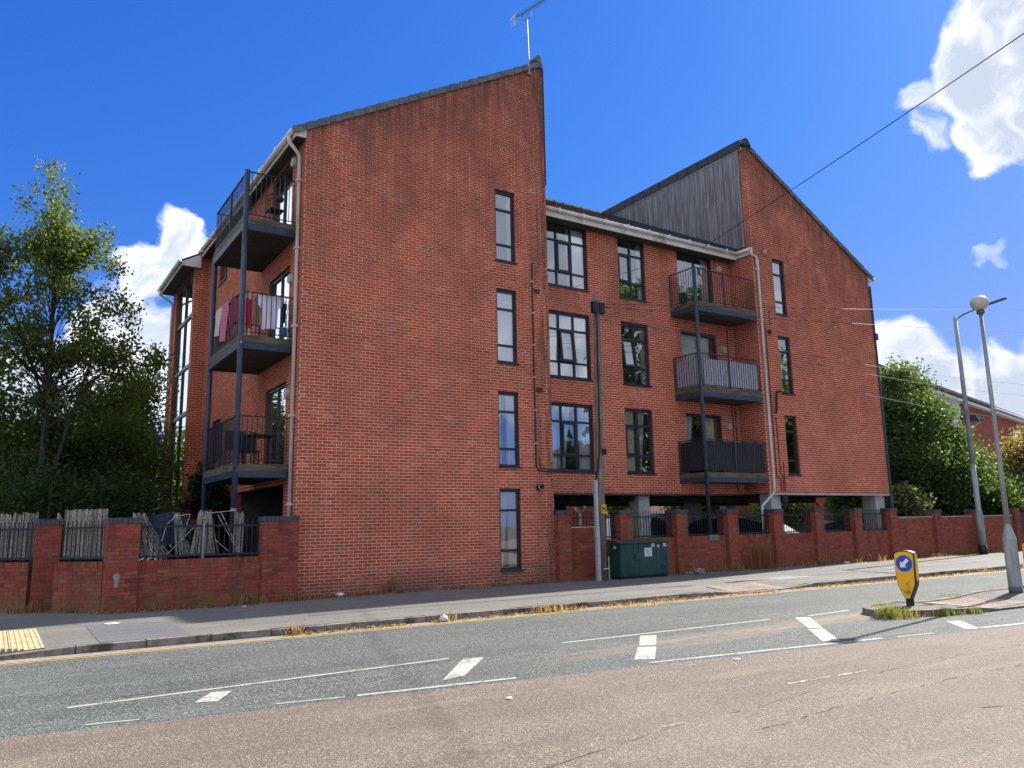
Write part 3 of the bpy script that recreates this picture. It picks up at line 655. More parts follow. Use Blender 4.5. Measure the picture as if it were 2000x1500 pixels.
# middle: three-light and two-light windows, balcony doors
for i, (z0, z1) in enumerate(FLOORS):
    add_window(PFM, h_mid, 7.58, 9.32, z0, z1, cols=(0, .345, .665, 1), opener={(1, 1)}, ajar=(0, .10, 0)[i], curtain=([(.62, 1, 'curtain_white', 'fold')], [(0, .4, 'curtain_white', 'fold'), (.35, .72, 'curtain_white', 'fold'), (.7, 1, 'curtain_white', 'sweep_r')], [(0, .3, 'curtain_white', 'fold'), (.3, .6, 'curtain_white', 'sweep_l'), (.75, 1, 'curtain_white', 'fold')])[i])
    add_window(PFM, h_mid, 10.58, 11.72, z0, z1, cols=(0, .5, 1), rows=(0, .27, .735, 1), opener={(0, 1)}, ajar=(0, .13, 0)[i], curtain=([(.82, 1, 'curtain_white', 'fold')], [(.8, 1, 'curtain_cream', 'fold')], [(0, .45, 'curtain_cream', 'fold'), (.5, .85, 'curtain_cream', 'sweep_l')])[i])
    zd = (8.46, 5.66, 2.96)[i]
    add_window(PFM, h_mid, 13.2, 14.86, zd, z1, cols=(0, .52, 1), rows=(0, 1), sill=False, name='balcony_door', curtain=([(.78, 1, 'curtain_cream', 'fold')], [(.1, .9, 'curtain_white', 'fold')], [(0, .3, 'curtain_white', 'sweep_l'), (.55, .9, 'curtain_cream', 'fold')])[i])
for (z0, z1), cur in zip(FLOORS, ([(0, 1, 'blind', 'fold')], [(.0, .5, 'curtain_white', 'fold')], [(0, .3, 'curtain_cream', 'fold')])):
    add_window(PF0, h_right, 16.76, 17.38, z0, z1, curtain=cur)
# left side (faces left): balcony doors and windows
for i, (z0, z1) in enumerate(((8.62, 10.62), (5.82, 7.83), (2.9, 4.95))):
    add_window(PL0, h_side, 1.02, 2.72, z0, z1, cols=(0, .5, 1), rows=(0, 1), sill=False, name='balcony_door', curtain=[(0, .4, 'curtain_white', 'fold')] if i < 2 else None)
    add_window(PL0, h_side, 7.45, 8.5, z1 - 1.3, z1 - .1, cols=(0, .5, 1), rows=(0, .7, 1))
    add_window(PL0, h_side, 5.3, 5.75, z1 - 1.1, z1 - .1, rows=(0, 1))
h_side.append((.98, 5.2, -.02, 2.5))

# wall sheets (mortar) with the bricks laid on them
def wall(name, P, u0, u1, z0, z1, holes, clip, vis=True, phase=0.0, material='mortar', parent=bld):
    m = MB(); wall_sheet(m, P, u0, u1, z0, z1, holes, clip, reveal=.13, mi=0, rmi=1); m.build(name, [material, 'far_brick'], parent, normals=False)
    fields.append((P, brick_polys(u0, u1, z0, z1, holes, clip, phase=phase), vis))
RL = [(-SL, 1.0, 10.94)]                         # left gable slope: z <= 10.94 + SL*u
RR = [(SL, 1.0, 10.86 + SL * XE)]                # right gable slope, falling to the right
wall('left_gable_wall', PF0, 0.0, X7, 0.0, 14.9, h_left, RL)
wall('middle_wall', PFM, X7, XR, ZB, 10.98, h_mid, None, phase=.07)
wall('right_gable_wall', PF0, XR, XE, ZB, 14.62, h_right, RR, phase=.03)
wall('side_wall', PL0, 0.0, 10.07, 0.0, 10.9, h_side, None, phase=.06)
PRET = LEFT(XR); wall('return_wall', PRET, 0.0, .26, ZB, 14.6, [], None); wall('return_wall', PRET, .26, M_Y, ZB, 10.92, [], None)
PBAY = FRONT(10.07); wall('bay_wall', PBAY, -.457, 0.0, 0.0, 10.95, [], [(-SL, 1.0, 10.90)])
PBL = LEFT(-.457); wall('bay_wall', PBL, 10.07, 13.9, 0.0, 10.55, [(10.36, 13.2, .5, 10.25)], None, phase=.05)
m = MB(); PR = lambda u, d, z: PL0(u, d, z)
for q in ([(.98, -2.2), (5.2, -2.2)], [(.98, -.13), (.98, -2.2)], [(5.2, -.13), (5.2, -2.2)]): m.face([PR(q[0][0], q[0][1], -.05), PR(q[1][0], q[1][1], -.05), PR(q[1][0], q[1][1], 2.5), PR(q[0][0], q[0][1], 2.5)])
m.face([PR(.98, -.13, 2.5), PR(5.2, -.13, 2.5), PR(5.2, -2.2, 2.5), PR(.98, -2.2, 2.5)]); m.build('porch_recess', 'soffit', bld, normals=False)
lay_bricks(fields, bld, 300, 'brick')
# bay glazing: tall curtain of panes
zs = [.55, 2.33, 3.76, 5.41, 7.05, 8.82, 10.2]; us = [10.4, 11.8, 13.16]
fr = MB()
for u in us: fr.pbox(PBL, u - .035, u + .035, -.14, -.05, .5, 10.25)
for z in zs: fr.pbox(PBL, 10.36, 13.2, -.135, -.055, z - .06, z + .06)
gl = fr.build('stair_glazing', 'frame', bld, normals=False)
for a, b in zip(us, us[1:]):
    for c, d in zip(zs, zs[1:]): MB().face([PBL(a + .03, -.1, c + .05), PBL(b - .03, -.1, c + .05), PBL(b - .03, -.1, d - .05), PBL(a + .03, -.1, d - .05)]).build('pane', 'glass', gl, normals=False)
m = MB()
for q in ([(10.3, -2, .4), (13.3, -2, .4), (13.3, -2, 10.4), (10.3, -2, 10.4)], [(10.3, -.15, .4), (10.3, -2, .4), (10.3, -2, 10.4), (10.3, -.15, 10.4)], [(13.3, -.15, .4), (13.3, -2, .4), (13.3, -2, 10.4), (13.3, -.15, 10.4)]): m.face([PBL(*x) for x in q])
m.build('stairwell', 'interior', gl, normals=False)

# hidden shell so that the block throws its true shadow
sh = MB()
sh.face([(X7, 0, 0), (X7, 14, 0), (X7, 14, 14.85), (X7, 0, 14.85)])
sh.face([(0, 14, 0), (X7, 14, 0), (X7, 14, 14.85), (0, 14, 10.9)]); sh.face([(X7, 8.4, ZB), (XE, 8.4, ZB), (XE, 8.4, 10.9), (XR, 8.4, 14.6), (X7, 8.4, 14.6)])
sh.face([(XE, 0, ZB), (XE, 8.4, ZB), (XE, 8.4, 10.85), (XE, 0, 10.85)])
sh.build('rear_wall', 'brick', bld, normals=False)
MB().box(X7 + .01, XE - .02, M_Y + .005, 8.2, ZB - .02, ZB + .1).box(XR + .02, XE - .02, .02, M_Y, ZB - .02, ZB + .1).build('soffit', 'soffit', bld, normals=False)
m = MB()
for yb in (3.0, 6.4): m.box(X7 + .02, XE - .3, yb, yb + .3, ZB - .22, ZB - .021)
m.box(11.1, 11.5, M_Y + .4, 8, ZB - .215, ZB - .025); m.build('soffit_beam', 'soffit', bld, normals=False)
for (cx0, cx1, cy0, cy1) in ((11.18, 11.62, 1.3, 1.75), (17.25, 17.75, 5.0, 5.45), (15.93, 16.42, .14, .6), (21.75, 22.3, .15, .7), (11.9, 12.3, 7.2, 7.6), (21.6, 22.0, 7.2, 7.6)):
    MB().box(cx0, cx1, cy0, cy1, -.05, ZB - .021).build('column', 'render_column', bld, bevel=.012)
MB().box(10.2, 10.75, 4.5, 5.2, -.05, ZB - .021).build('column', 'soffit', bld)

# ---- roofs
m = MB()
def roof_plane(mb, a, b, c, d, th=.06): mb.hexa([Vector(p) - Vector((0, 0, th)) for p in (a, b, c, d)] + [Vector(p) for p in (a, b, c, d)])
roof_plane(m, (-.34, .02, 10.94 + .09 - SL * .34), (X7, .02, 10.94 + .09 + SL * X7), (X7, 14, 10.94 + .09 + SL * X7), (-.34, 14, 10.94 + .09 - SL * .34))
roof_plane(m, (-.98, 10.0, 10.94 + .09 - SL * .98), (-.30, 10.0, 10.94 + .09 - SL * .30), (-.30, 14, 10.94 + .09 - SL * .30), (-.98, 14, 10.94 + .09 - SL * .98))
roof_plane(m, (XR, .02, 14.66), (XE + .3, .02, 10.86 + .05 - SL * .3), (XE + .3, 8.5, 10.86 + .05 - SL * .3), (XR, 8.5, 14.66))
m.build('roof', 'roof_tile', bld)
m = MB(); s_ = .545
for k in range(24):
    y0 = .60 + k * .295; z0 = 10.785 + (y0 - .60) * s_
    for j in range(29):
        x0 = X7 + .02 + j * .3; dz = R.uniform(-.006, .006)
        if x0 > XR - .06: break
        x1 = min(x0 + .292, XR - .05); m.hexa([(x0, y0, z0 + dz), (x1, y0, z0 + dz), (x1, y0 + .33, z0 + .33 * s_ - .01), (x0, y0 + .33, z0 + .33 * s_ - .01), (x0, y0, z0 + .035 + dz), (x1, y0, z0 + .035 + dz), (x1, y0 + .33, z0 + .33 * s_ + .012), (x0, y0 + .33, z0 + .33 * s_ + .012)])
mr = m.build('middle_roof', 'roof_tile', bld, normals=False); mr['kind'] = 'stuff'
for j in range(19):
    x0 = X7 + .02 + j * .46; MB().tube([(x0, 7.72, 14.66), (x0 + .455, 7.72, 14.67)], [.13, .115], 8).build('ridge_tile', 'roof_tile', bld)
MB().face([(X7, 7.7, 14.64), (XR, 7.7, 14.64), (XR, 8.5, 14.2), (X7, 8.5, 14.2)]).build('rear_roof', 'roof_tile', bld, normals=False)
# verge tiles up the left gable
cs = math.cos(math.atan(SL)); sn = math.sin(math.atan(SL))
def verge(xa, xb, base_z, dirn, n, parent=bld, m_='verge_tile'):
    """cloaked verge: each tile a slab with a lip over the wall; dirn +1 rising to the right"""
    L = (xb - xa) / n
    for i in range(n):
        a = xa + i * L; b = a + L
        if dirn > 0: za, zb_ = base_z + SL * a + .040, base_z + SL * b + .012
        else: za, zb_ = base_z - SL * (a - xa) + .012, base_z - SL * (b - xa) + .040
        e = .008; mb = MB(); t = .035; j = R.uniform(-.008, .008)
        mb.hexa([(a + e, -.07 + j, za), (b, -.07 + j, zb_), (b, .3, zb_), (a + e, .3, za), (a + e, -.07 + j, za + t), (b, -.07 + j, zb_ + t), (b, .3, zb_ + t), (a + e, .3, za + t)])
        mb.hexa([(a + e, -.07 + j, za - .15), (b, -.07 + j, zb_ - .15), (b, -.045, zb_ - .15), (a + e, -.045, za - .15), (a + e, -.07 + j, za + .001), (b, -.07 + j, zb_ + .001), (b, -.045, zb_ + .001), (a + e, -.045, za + .001)])
        mb.build('verge_tile', m_, parent)
verge(-.36, 6.86, 10.94 + .085, 1, 24)
verge(XR + .22, XE + .3, 10.86 + .06 + SL * (XE - XR - .22), -1, 23)
# apex: end ridge tile and the dark cladding edge behind it
MB().prism([(6.66, -.085, 14.93), (6.80, -.085, 15.10), (6.90, -.085, 15.08), (6.98, -.085, 14.72), (6.90, -.085, 14.70), (6.84, -.085, 14.86)], (0, .4, 0)).build('end_ridge_tile', 'verge_tile', bld)
MB().box(X7 - .012, X7 + .04, -.012, .16, 11.1, 14.78).build('corner_trim', 'ridge_dark', bld)
MB().box(X7 + .04, X7 + .05, -.005, .16, 11.1, 14.74).build('corner_flashing', 'white_upvc', bld)
MB().prism([(XR - .12, -.085, 14.62), (XR - .02, -.085, 14.84), (XR + .12, -.085, 14.82), (XR + .26, -.085, 14.60), (XR + .1, -.085, 14.62), (XR + .02, -.085, 14.5)], (0, .4, 0)).build('end_ridge_tile', 'ridge_dark', bld)
# top row of edge tiles over the timber cladding
for i in range(15):
    y0 = .12 + i * .51; mb = MB(); j = R.uniform(-.01, .01)
    mb.box(XR - .10 + j, XR - .065, y0 + .012, y0 + .50, 14.50, 14.79); mb.hexa([(XR - .10 + j, y0 + .012, 14.79), (XR + .2, y0 + .012, 14.70), (XR + .2, y0 + .5, 14.70), (XR - .10 + j, y0 + .5, 14.79), (XR - .10 + j, y0 + .012, 14.83), (XR + .2, y0 + .012, 14.74), (XR + .2, y0 + .5, 14.74), (XR - .10 + j, y0 + .5, 14.83)])
    mb.build('edge_tile', 'ridge_dark', bld)
MB().box(XR - .062, XR, .1, 7.75, 14.47, 14.78).build('edge_trim', 'white_upvc', bld)
# timber cladding boards, one by one
y0 = .275
while y0 < 7.4:
    w = .098; zb = lambda y: 10.83 + max(0, y - .60) * s_ + .07; d = R.uniform(-.006, .006)
    mb = MB(); mb.hexa([(XR - .045 + d, y0, zb(y0)), (XR, y0, zb(y0)), (XR, y0 + w, zb(y0 + w)), (XR - .045 + d, y0 + w, zb(y0 + w)), (XR - .045 + d, y0, 14.5), (XR, y0, 14.5), (XR, y0 + w, 14.5), (XR - .045 + d, y0 + w, 14.5)])
    if zb(y0 + w) < 14.45: mb.build('cladding_board', 'cladding', bld, normals=False)
    y0 += .105
MB().face([(XR + .002, .26, 10.7), (XR + .002, 7.7, 10.7), (XR + .002, 7.7, 14.6), (XR + .002, .26, 14.6)]).build('cladding_backing', 'ridge_dark', bld, normals=False)
MB().prism([(XR - .2, .62, 10.83), (XR - .2, 7.5, 14.58), (XR - .2, 7.5, 14.68), (XR - .2, .62, 10.93)], (.15, 0, 0)).build('flashing', 'ridge_dark', bld)

# ---- gutters, fascias, downpipes
def gutter(pts, name='gutter', r=.062):
    m = MB(); m.tube(pts, r, 10); g = m.build(name, 'white_upvc', bld, smooth=True); return g
m = MB(); m.box(X7 + .05, XR - .02, .66, .70, 10.52, 10.70); m.box(XR - .06, XR - .02, .05, .66, 10.56, 10.70); MB().box(X7 + .05, XR - .02, .70, M_Y - .01, 10.53, 10.56).build('eaves_board', 'soffit', bld); m.build('fascia', 'white_upvc', bld)
gutter([(X7 + .03, .60, 10.735), (XR - .13, .60, 10.725)]); gutter([(XR - .12, .62, 10.725), (XR - .10, -.06, 10.71)])
for x in (7.9, 8.8, 9.7, 10.6, 11.5, 12.4, 13.3, 14.2, 15.1): MB().box(x, x + .035, .53, .66, 10.66, 10.805).build('gutter_bracket', 'white_upvc', bld)
p = [(XR - .10, -.05, 10.68), (XR - .10, -.05, 10.50), (XR + .10, -.07, 10.46), (XR + .11, -.07, 10.28), (XR + .16, -.055, 10.16), (XR + .16, -.055, 2.42), (XR + .05, -.03, 2.3), (XR - .32, .1, 1.95), (XR - .34, .12, 1.2)]
dp = MB().tube(p, .042, 10).build('downpipe', 'pipe_grey', bld, smooth=True)
for z in (10.0, 8.2, 6.4, 4.6, 3.2): MB().box(XR + .10, XR + .22, -.1, .0, z, z + .05).build('pipe_clip', 'pipe_grey', dp)
MB().tube([(XR + .16, -.055, 10.34), (XR + .16, -.055, 10.2)], .055, 10).build('pipe_collar', 'pipe_grey', dp)
# left eaves: fascia, soffit board, gutter, downpipe
m = MB(); m.box(-.29, -.262, .03, 10.0, 10.68, 10.84); MB().box(-.262, -.002, .03, 10.0, 10.70, 10.72).build('eaves_board', 'soffit', bld)
m.prism([(-.29, .0, 10.70), (-.012, .0, 10.70), (-.012, .0, 10.94), (-.29, .0, 10.79)], (0, .028, 0)).build('fascia', 'white_upvc', bld)
m = MB(); m.box(-.92, -.89, 9.98, 13.95, 10.30, 10.45); MB().box(-.89, -.46, 9.98, 13.95, 10.31, 10.33).build('eaves_board', 'soffit', bld); m.prism([(-.92, 9.96, 10.30), (-.30, 9.96, 10.30), (-.30, 9.96, 10.78), (-.92, 9.96, 10.43)], (0, .03, 0)).build('fascia', 'white_upvc', bld)
gutter([(-.36, .02, 10.80), (-.36, 10.0, 10.84)]); gutter([(-.99, 9.95, 10.43), (-.99, 13.95, 10.45)])
for y in (1.2, 2.6, 4.0, 5.4, 6.8, 8.2, 9.5): MB().box(-.43, -.29, y, y + .04, 10.72, 10.88).build('gutter_bracket', 'white_upvc', bld)
dp = MB().tube([(-.36, .22, 10.78), (-.36, .22, 10.62), (-.10, .30, 10.40), (-.06, .32, 10.32), (-.06, .32, .02)], .045, 10).build('downpipe', 'pipe_grey', bld, smooth=True)
for z in (9.7, 8.0, 6.1, 4.0, 2.0): MB().box(-.125, .0, .25, .39, z, z + .05).build('pipe_clip', 'pipe_grey', dp)
MB().tube([(-.99, 13.6, 10.4), (-.99, 13.6, 10.2), (-.55, 13.7, 9.95), (-.52, 13.7, 9.85), (-.52, 13.7, .02)], .045, 8).build('downpipe', 'pipe_grey', bld, smooth=True)
m = MB(); m.tube([(XE + .03, -.03, 10.4), (XE + .03, -.03, .1)], .045, 8); m.box(XE - .02, XE + .16, -.1, .05, 8.25, 8.5); m.build('downpipe', 'navy_metal', bld)
MB().prism([(XE + .01, -.02, 10.62), (XE + .36, -.02, 10.62), (XE + .36, -.02, 10.74), (XE + .01, -.02, 10.88)], (0, .03, 0)).build('fascia', 'white_upvc', bld)
gutter([(XE + .38, -.02, 10.74), (XE + .38, 9, 10.76)])

# ---- pipes, vents, lamps on the walls
def conduit(pts, r=.016, m_='pipe_brown'): return MB().tube(pts, r, 6).build('conduit', m_, bld)
conduit([(6.50, -.02, 8.66), (6.44, -.03, 8.64), (6.43, -.03, 2.98), (6.52, -.03, 2.90), (7.02, -.03, 2.87)], .022); conduit([(6.55, -.02, 3.25), (6.56, -.03, 2.97), (7.02, -.03, 2.92)], .014)
for z in (8.1, 7.2, 6.3, 5.4, 4.5, 3.6): MB().box(6.39, 6.47, -.05, 0, z, z + .025).build('pipe_clip', 'white_upvc', bld)
for z in (7.86, 5.08): MB().box(6.50, 6.70, -.018, 0, z - .06, z + .07).build('air_brick', 'pipe_brown', bld)
MB().tube([(6.52, -.004, 10.78), (6.52, -.05, 10.78)], [.075, .06], 14).build('vent', 'globe', bld); MB().tube([(6.52, -.045, 10.78), (6.52, -.056, 10.78)], .035, 12).build('vent', 'pipe_brown', bld)
fl = MB().tube([(6.50, 0, 2.45), (6.55, -.16, 2.47)], .055, 12).build('boiler_flue', 'black', bld); MB().tube([(6.49, -.002, 2.45), (6.50, -.03, 2.45)], .08, 12).build('flue_collar', 'black', fl); MB().tube([(6.51, -.05, 2.45), (6.52, -.07, 2.452)], .060, 12).build('flue_ring', 'label_white', fl)
for (u, z, m_) in ((16.36, 10.72, 'globe'), (16.26, 7.84, 'pipe_brown')): MB().tube([(u, 0, z), (u + .05, -.10, z + .01)], .075, 12).build('boiler_flue', m_, bld); MB().tube([(u + .05, -.1, z + .01), (u + .053, -.105, z + .011)], .055, 12).build('boiler_flue', 'black', bld)
conduit([(16.62, -.06, 5.80), (16.40, -.07, 5.76), (16.36, -.07, 5.66), (16.30, -.07, 5.1), (16.26, -.07, 5.02)], .035, 'black')
conduit([(16.55, -.02, 8.62), (16.36, -.02, 8.62), (16.36, -.02, 8.1)], .012); conduit([(16.12, -.02, 8.0), (16.12, -.02, 2.9), (16.3, -.02, 2.85), (16.3, -.02, 2.42)], .016)
conduit([(16.30, -.02, 4.9), (16.32, -.02, 3.0), (16.42, -.02, 2.9), (16.42, -.02, 2.4)], .014); conduit([(16.5, -.02, 3.4), (16.5, -.02, 2.4)], .014)
conduit([(15.42, M_Y - .02, 8.1), (15.42, M_Y - .02, 2.45)], .02); conduit([(15.56, M_Y - .02, 5.3), (15.56, M_Y - .02, 3.0)], .02)
m = MB().box(16.3, 16.55, -.06, -.005, 2.06, 2.3).build('junction_box', 'black', bld)
for z in (10.22, 7.30, 4.64):
    l = MB().tube([(15.2, M_Y - .005, z), (15.2, M_Y - .07, z)], [.13, .115], 16).build('wall_light', 'globe', bld)
for z in (10.42, 7.42, 4.62, 1.5): MB().tube([(-.005, .86, z), (-.08, .86, z)], [.13, .11], 16).build('wall_light', 'globe', bld)
# loose air cable in the corner by the bay, dark lintel under the middle block
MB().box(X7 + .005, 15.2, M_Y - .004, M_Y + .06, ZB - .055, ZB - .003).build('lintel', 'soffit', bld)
MB().box(XR - .005, XE, -.01, .08, ZB - .06, ZB - .003).build('lintel', 'render_column', bld)

# ---- balconies
def balcony(P, u0, u1, d, zb, zt, side_us, post_u, mid_us, zrail, screen=None, sideoff=0.0, flake='navy_metal'):
    """P plane; u along the wall, d depth outward; front rail along d, returns at side_us"""
    m = MB(); m.pbox(P, u0, u1, .01, d - .02, zt - .16, zt - .04)
    b = m.build('balcony', 'deck_timber', bld)
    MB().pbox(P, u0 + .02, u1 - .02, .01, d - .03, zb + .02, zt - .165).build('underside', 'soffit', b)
    MB().pbox(P, u0, u1, d - .015, d + .05, zb, zt - .145).build('edge_beam', 'navy_metal', b)
    for su in side_us: MB().pbox(P, su - .03, su + .03, .01, d - .02, zb + .003, zt - .148).build('edge_beam', 'navy_metal', b)
    n = max(2, int((u1 - u0) / .14))
    k = round(d / .145)
    for i in range(k):                           # decking planks run along the wall
        MB().pbox(P, u0 + .015, u1 - .015, .012 + i * d / k, .012 + (i + 1) * d / k - .008, zt - .036, zt - .002).build('deck_plank', 'deck_timber', b)
    MB().pbox(P, u0 - .01, u1 + .01, d - .01, d + .045, zt - .14, zt + .015).build('edge_board', 'deck_timber', b)
    for su in side_us: MB().pbox(P, su - .035, su + .035, .012, d - .012, zt - .14, zt + .012).build('edge_board', 'deck_timber', b)
    rl = MB(); rl.pbox(P, u0, u1, d - .02, d + .02, zrail - .012, zrail + .012); rl.pbox(P, u0, u1, d - .012, d + .012, zt + .08, zt + .10)
    for su in side_us: rl.pbox(P, su - .02, su + .02, .02, d - .02, zrail - .011, zrail + .011); rl.pbox(P, su - .012, su + .012, .02, d - .012, zt + .081, zt + .099)
    rl.build('handrail', 'rail_black', b)
    proto = None
    def bar(u, dd):
        nonlocal proto
        if proto is None: proto = MB().pbox(lambda a, b_, c: P(a, b_, c), u - .007, u + .007, dd - .007, dd + .007, zt + .1, zrail - .012).build('baluster', 'rail_black', b); bar.p0 = P(u, dd, 0)
        else:
            o = proto.copy(); COL.objects.link(o); o.parent = b; o.location = P(u, dd, 0) - bar.p0; ORG[o.name] = ORG[b.name]
    nb = round((u1 - u0) / .112)
    for i in range(nb + 1): bar(u0 + .01 + (u1 - u0 - .02) * i / nb, d)
    nk = round(d / .112)
    for su in side_us:
        for i in range(1, nk): bar(su, d * i / nk)
    for mu in mid_us: MB().pbox(P, mu - .022, mu + .022, d - .022, d + .022, zt, zrail - .013).build('rail_post', 'navy_metal', b)
    for su in side_us: MB().pbox(P, su - .022, su + .022, .0, .04, zt, zrail - .013).build('rail_post', 'navy_metal', b)
    if screen:
        sm, s0, s1, sz0, sz1, sw = screen; m = MB(); N_ = 44
        for i in range(N_):
            ua, ub = s0 + (s1 - s0) * i / N_, s0 + (s1 - s0) * (i + 1) / N_; w0, w1 = sw * math.sin(i * .8), sw * math.sin((i + 1) * .8)
            m.face([P(ua, d - .035 - w0, sz0), P(ub, d - .035 - w1, sz0), P(ub, d - .035 - w1 * .5, sz1), P(ua, d - .035 - w0 * .5, sz1)])
        for i in range(10):
            da, db = .05 + (d - .09) * i / 10, .05 + (d - .09) * (i + 1) / 10; su = side_us[0] + .035
            if sm != 'cloth_grey': m.face([P(su, da, sz0), P(su, db, sz0), P(su, db, sz1), P(su, da, sz1)])
        m.build('screen', sm, b, normals=False)
    return b
mat('screen_cloth', (.42, .41, .46), .9, var=.12, vscale=8, bump=.4, bscale=9); mat('screen_dark', (.040, .038, .046), .9, var=.4, vscale=4, stretch=(12, 12, .4))
for i, (zb, zt, zr) in enumerate(((8.16, 8.46, 9.59), (5.36, 5.66, 6.77), (2.68, 2.97, 4.02))):
    balcony(PFM, 12.78, 15.66, M_Y, zb, zt, [12.80], None, [14.2], zr, screen=(None, ('screen_cloth', 13.05, 15.6, 5.72, 6.62, .012), ('screen_dark', 12.86, 15.62, 3.06, 3.97, .003))[i])
MB().tube([(12.81, -.03, 1.06), (12.81, -.03, 9.62)], .06, 14).build('balcony_post', 'navy_metal', bld, smooth=True)
for i, (zb, zt, zr) in enumerate(((8.34, 8.64, 9.77), (5.52, 5.82, 6.85), (2.62, 2.91, 3.99))):
    balcony(PL0, .5, 3.52, 1.22, zb, zt, [.52, 3.50], None, [2.0], zr)
for y in (.52, 3.48): MB().tube([(-1.22, y, -.02), (-1.22, y, 9.8 if y < 1 else 8.4)], .062, 14).build('balcony_post', 'navy_flaking', bld, smooth=True)
for z in (1.90, 1.93): MB().tube([(-1.22, .52, z), (-1.22, .52, z + .012)], .066, 14).build('post_band', 'label_white', bld)

# ================================================================== BOUNDARY WALLS
def PLANE(ax, ay, bx, by):
    """wall plane from a to b, outward normal to the right of a->b"""
    t = Vector((bx - ax, by - ay, 0)).normalized(); n = Vector((t.y, -t.x, 0)); o = Vector((ax, ay, 0))
    return lambda u, d, z: o + t * u + n * d + Vector((0, 0, z))
def pier(P, u0, u1, d0, d1, z0, z1, parent, fields, cope=True, body='mortar_garden', vis=True):
    p = MB().pbox(P, u0, u1, d0, d1, z0, z1).build('pier', body, parent)
    fields.append((lambda u, d, z: P(u0 + u, d1 + d, z), brick_polys(0, u1 - u0, z0, z1), vis))
    fields.append((lambda u, d, z: P(u0 - d, d1 - u, z), brick_polys(0, d1 - d0, z0, z1, phase=.05), vis))       # left cheek
    if cope:
        n = max(3, round((u1 - u0 + .04) / .085)); w = (u1 - u0 + .05) / n
        for i in range(n):
            j = R.uniform(-.006, .006)
            MB().pbox(P, u0 - .025 + i * w + .004, u0 - .025 + (i + 1) * w - .004, d0 - .02, d1 + .025, z1 - .005, z1 + .105 + j).build('coping_brick', 'coping', p)
def panel(P, u0, u1, d0, d1, z0, z1, parent, fields, vis=True, soldier=True):
    MB().pbox(P, u0, u1, d0, d1, z0, z1).build('wall_panel', 'mortar_garden', parent)
    zt = z1 - .118 if soldier else z1
    fields.append((lambda u, d, z: P(u, d1 + d, z), brick_polys(u0, u1, z0, zt, phase=.03), vis))
    if soldier:                                       # bricks on edge along the top
        pl = []; u = u0 + .005
        while u < u1 - .03: pl.append([(u, zt + .008), (min(u + .065, u1), zt + .008), (min(u + .065, u1), z1), (u, z1)]); u += .075
        fields.append((lambda u, d, z: P(u, d1 + d + .004, z), pl, vis))
def railing(P, u0, u1, d, zb, zt, ztip, parent, step=.105, post=None):
    m = MB(); m.pbox(P, u0, u1, d - .006, d + .006, zt - .02, zt + .02); m.pbox(P, u0, u1, d - .006, d + .006, zb - .02, zb + .02)
    r = m.build('railing', 'rail_black', parent); n = round((u1 - u0) / step); proto = None
    for i in range(n):
        u = u0 + (i + .5) * (u1 - u0) / n
        if proto is None: proto = MB().pbox(P, u - .0075, u + .0075, d - .0075, d + .0075, zb - .04, ztip).build('railing_bar', 'rail_black', r); p0 = P(u, d, 0)
        else: o = proto.copy(); COL.objects.link(o); o.parent = r; o.location = P(u, d, 0) - p0; ORG[o.name] = ORG[r.name]
    if post: MB().pbox(P, post - .022, post + .022, d - .022, d + .022, zb - .1, zt + .06).build('railing_post', 'galvanised', r)
# -- garden wall, left corner
gw = empty('garden_wall', (-3.2, -.3, 0), 'low red brick garden wall with tall piers and reed screens left of the gable', 'wall'); F = []
PA = PLANE(-3.74, -.42, -.02, -.30)
pier(PA, .0, .56, -.42, 0, 0, 1.65, gw, F); pier(PA, 2.94, 3.70, -.28, 0, 0, 1.65, gw, F); panel(PA, .56, 2.94, -.30, -.11, 0, .93, gw, F); railing(PA, .56, 2.94, -.2, 1.0, 1.58, 1.72, gw, step=.112, post=1.78)
PB = PLANE(-4.80, 1.05, -3.70, -.36)                  # turns back along the side street
lb = (Vector((-3.70, -.36)) - Vector((-4.8, 1.05))).length
PB0 = FRONT(1.0)
pier(FRONT(.98), -4.86, -4.42, -.42, 0, 0, 1.66, gw, F)
panel(PB, .36, lb - .22, -.28, -.09, 0, .93, gw, F); railing(PB, .38, lb - .22, -.17, 1.0, 1.58, 1.72, gw)
PC = PLANE(-7.2, 3.2, -4.84, 1.02); panel(PC, 0, 3.0, -.28, -.09, 0, .93, gw, F); railing(PC, 0, 3.0, -.17, 1.0, 1.58, 1.72, gw)
pier(FRONT(3.1), -7.4, -6.95, -.42, 0, 0, 1.66, gw, F)
MB().face([PA(.19 + .055 * math.cos(a) * (1 + .35 * math.sin(a * 3)), .009, .62 + (.17 if math.sin(a) < 0 else .10) * math.sin(a)) for a in [k * math.pi / 8 for k in range(16)]]).build('paint_splash', 'stone', gw, normals=False)
lay_bricks(F, gw, 300, 'brick_garden', True)
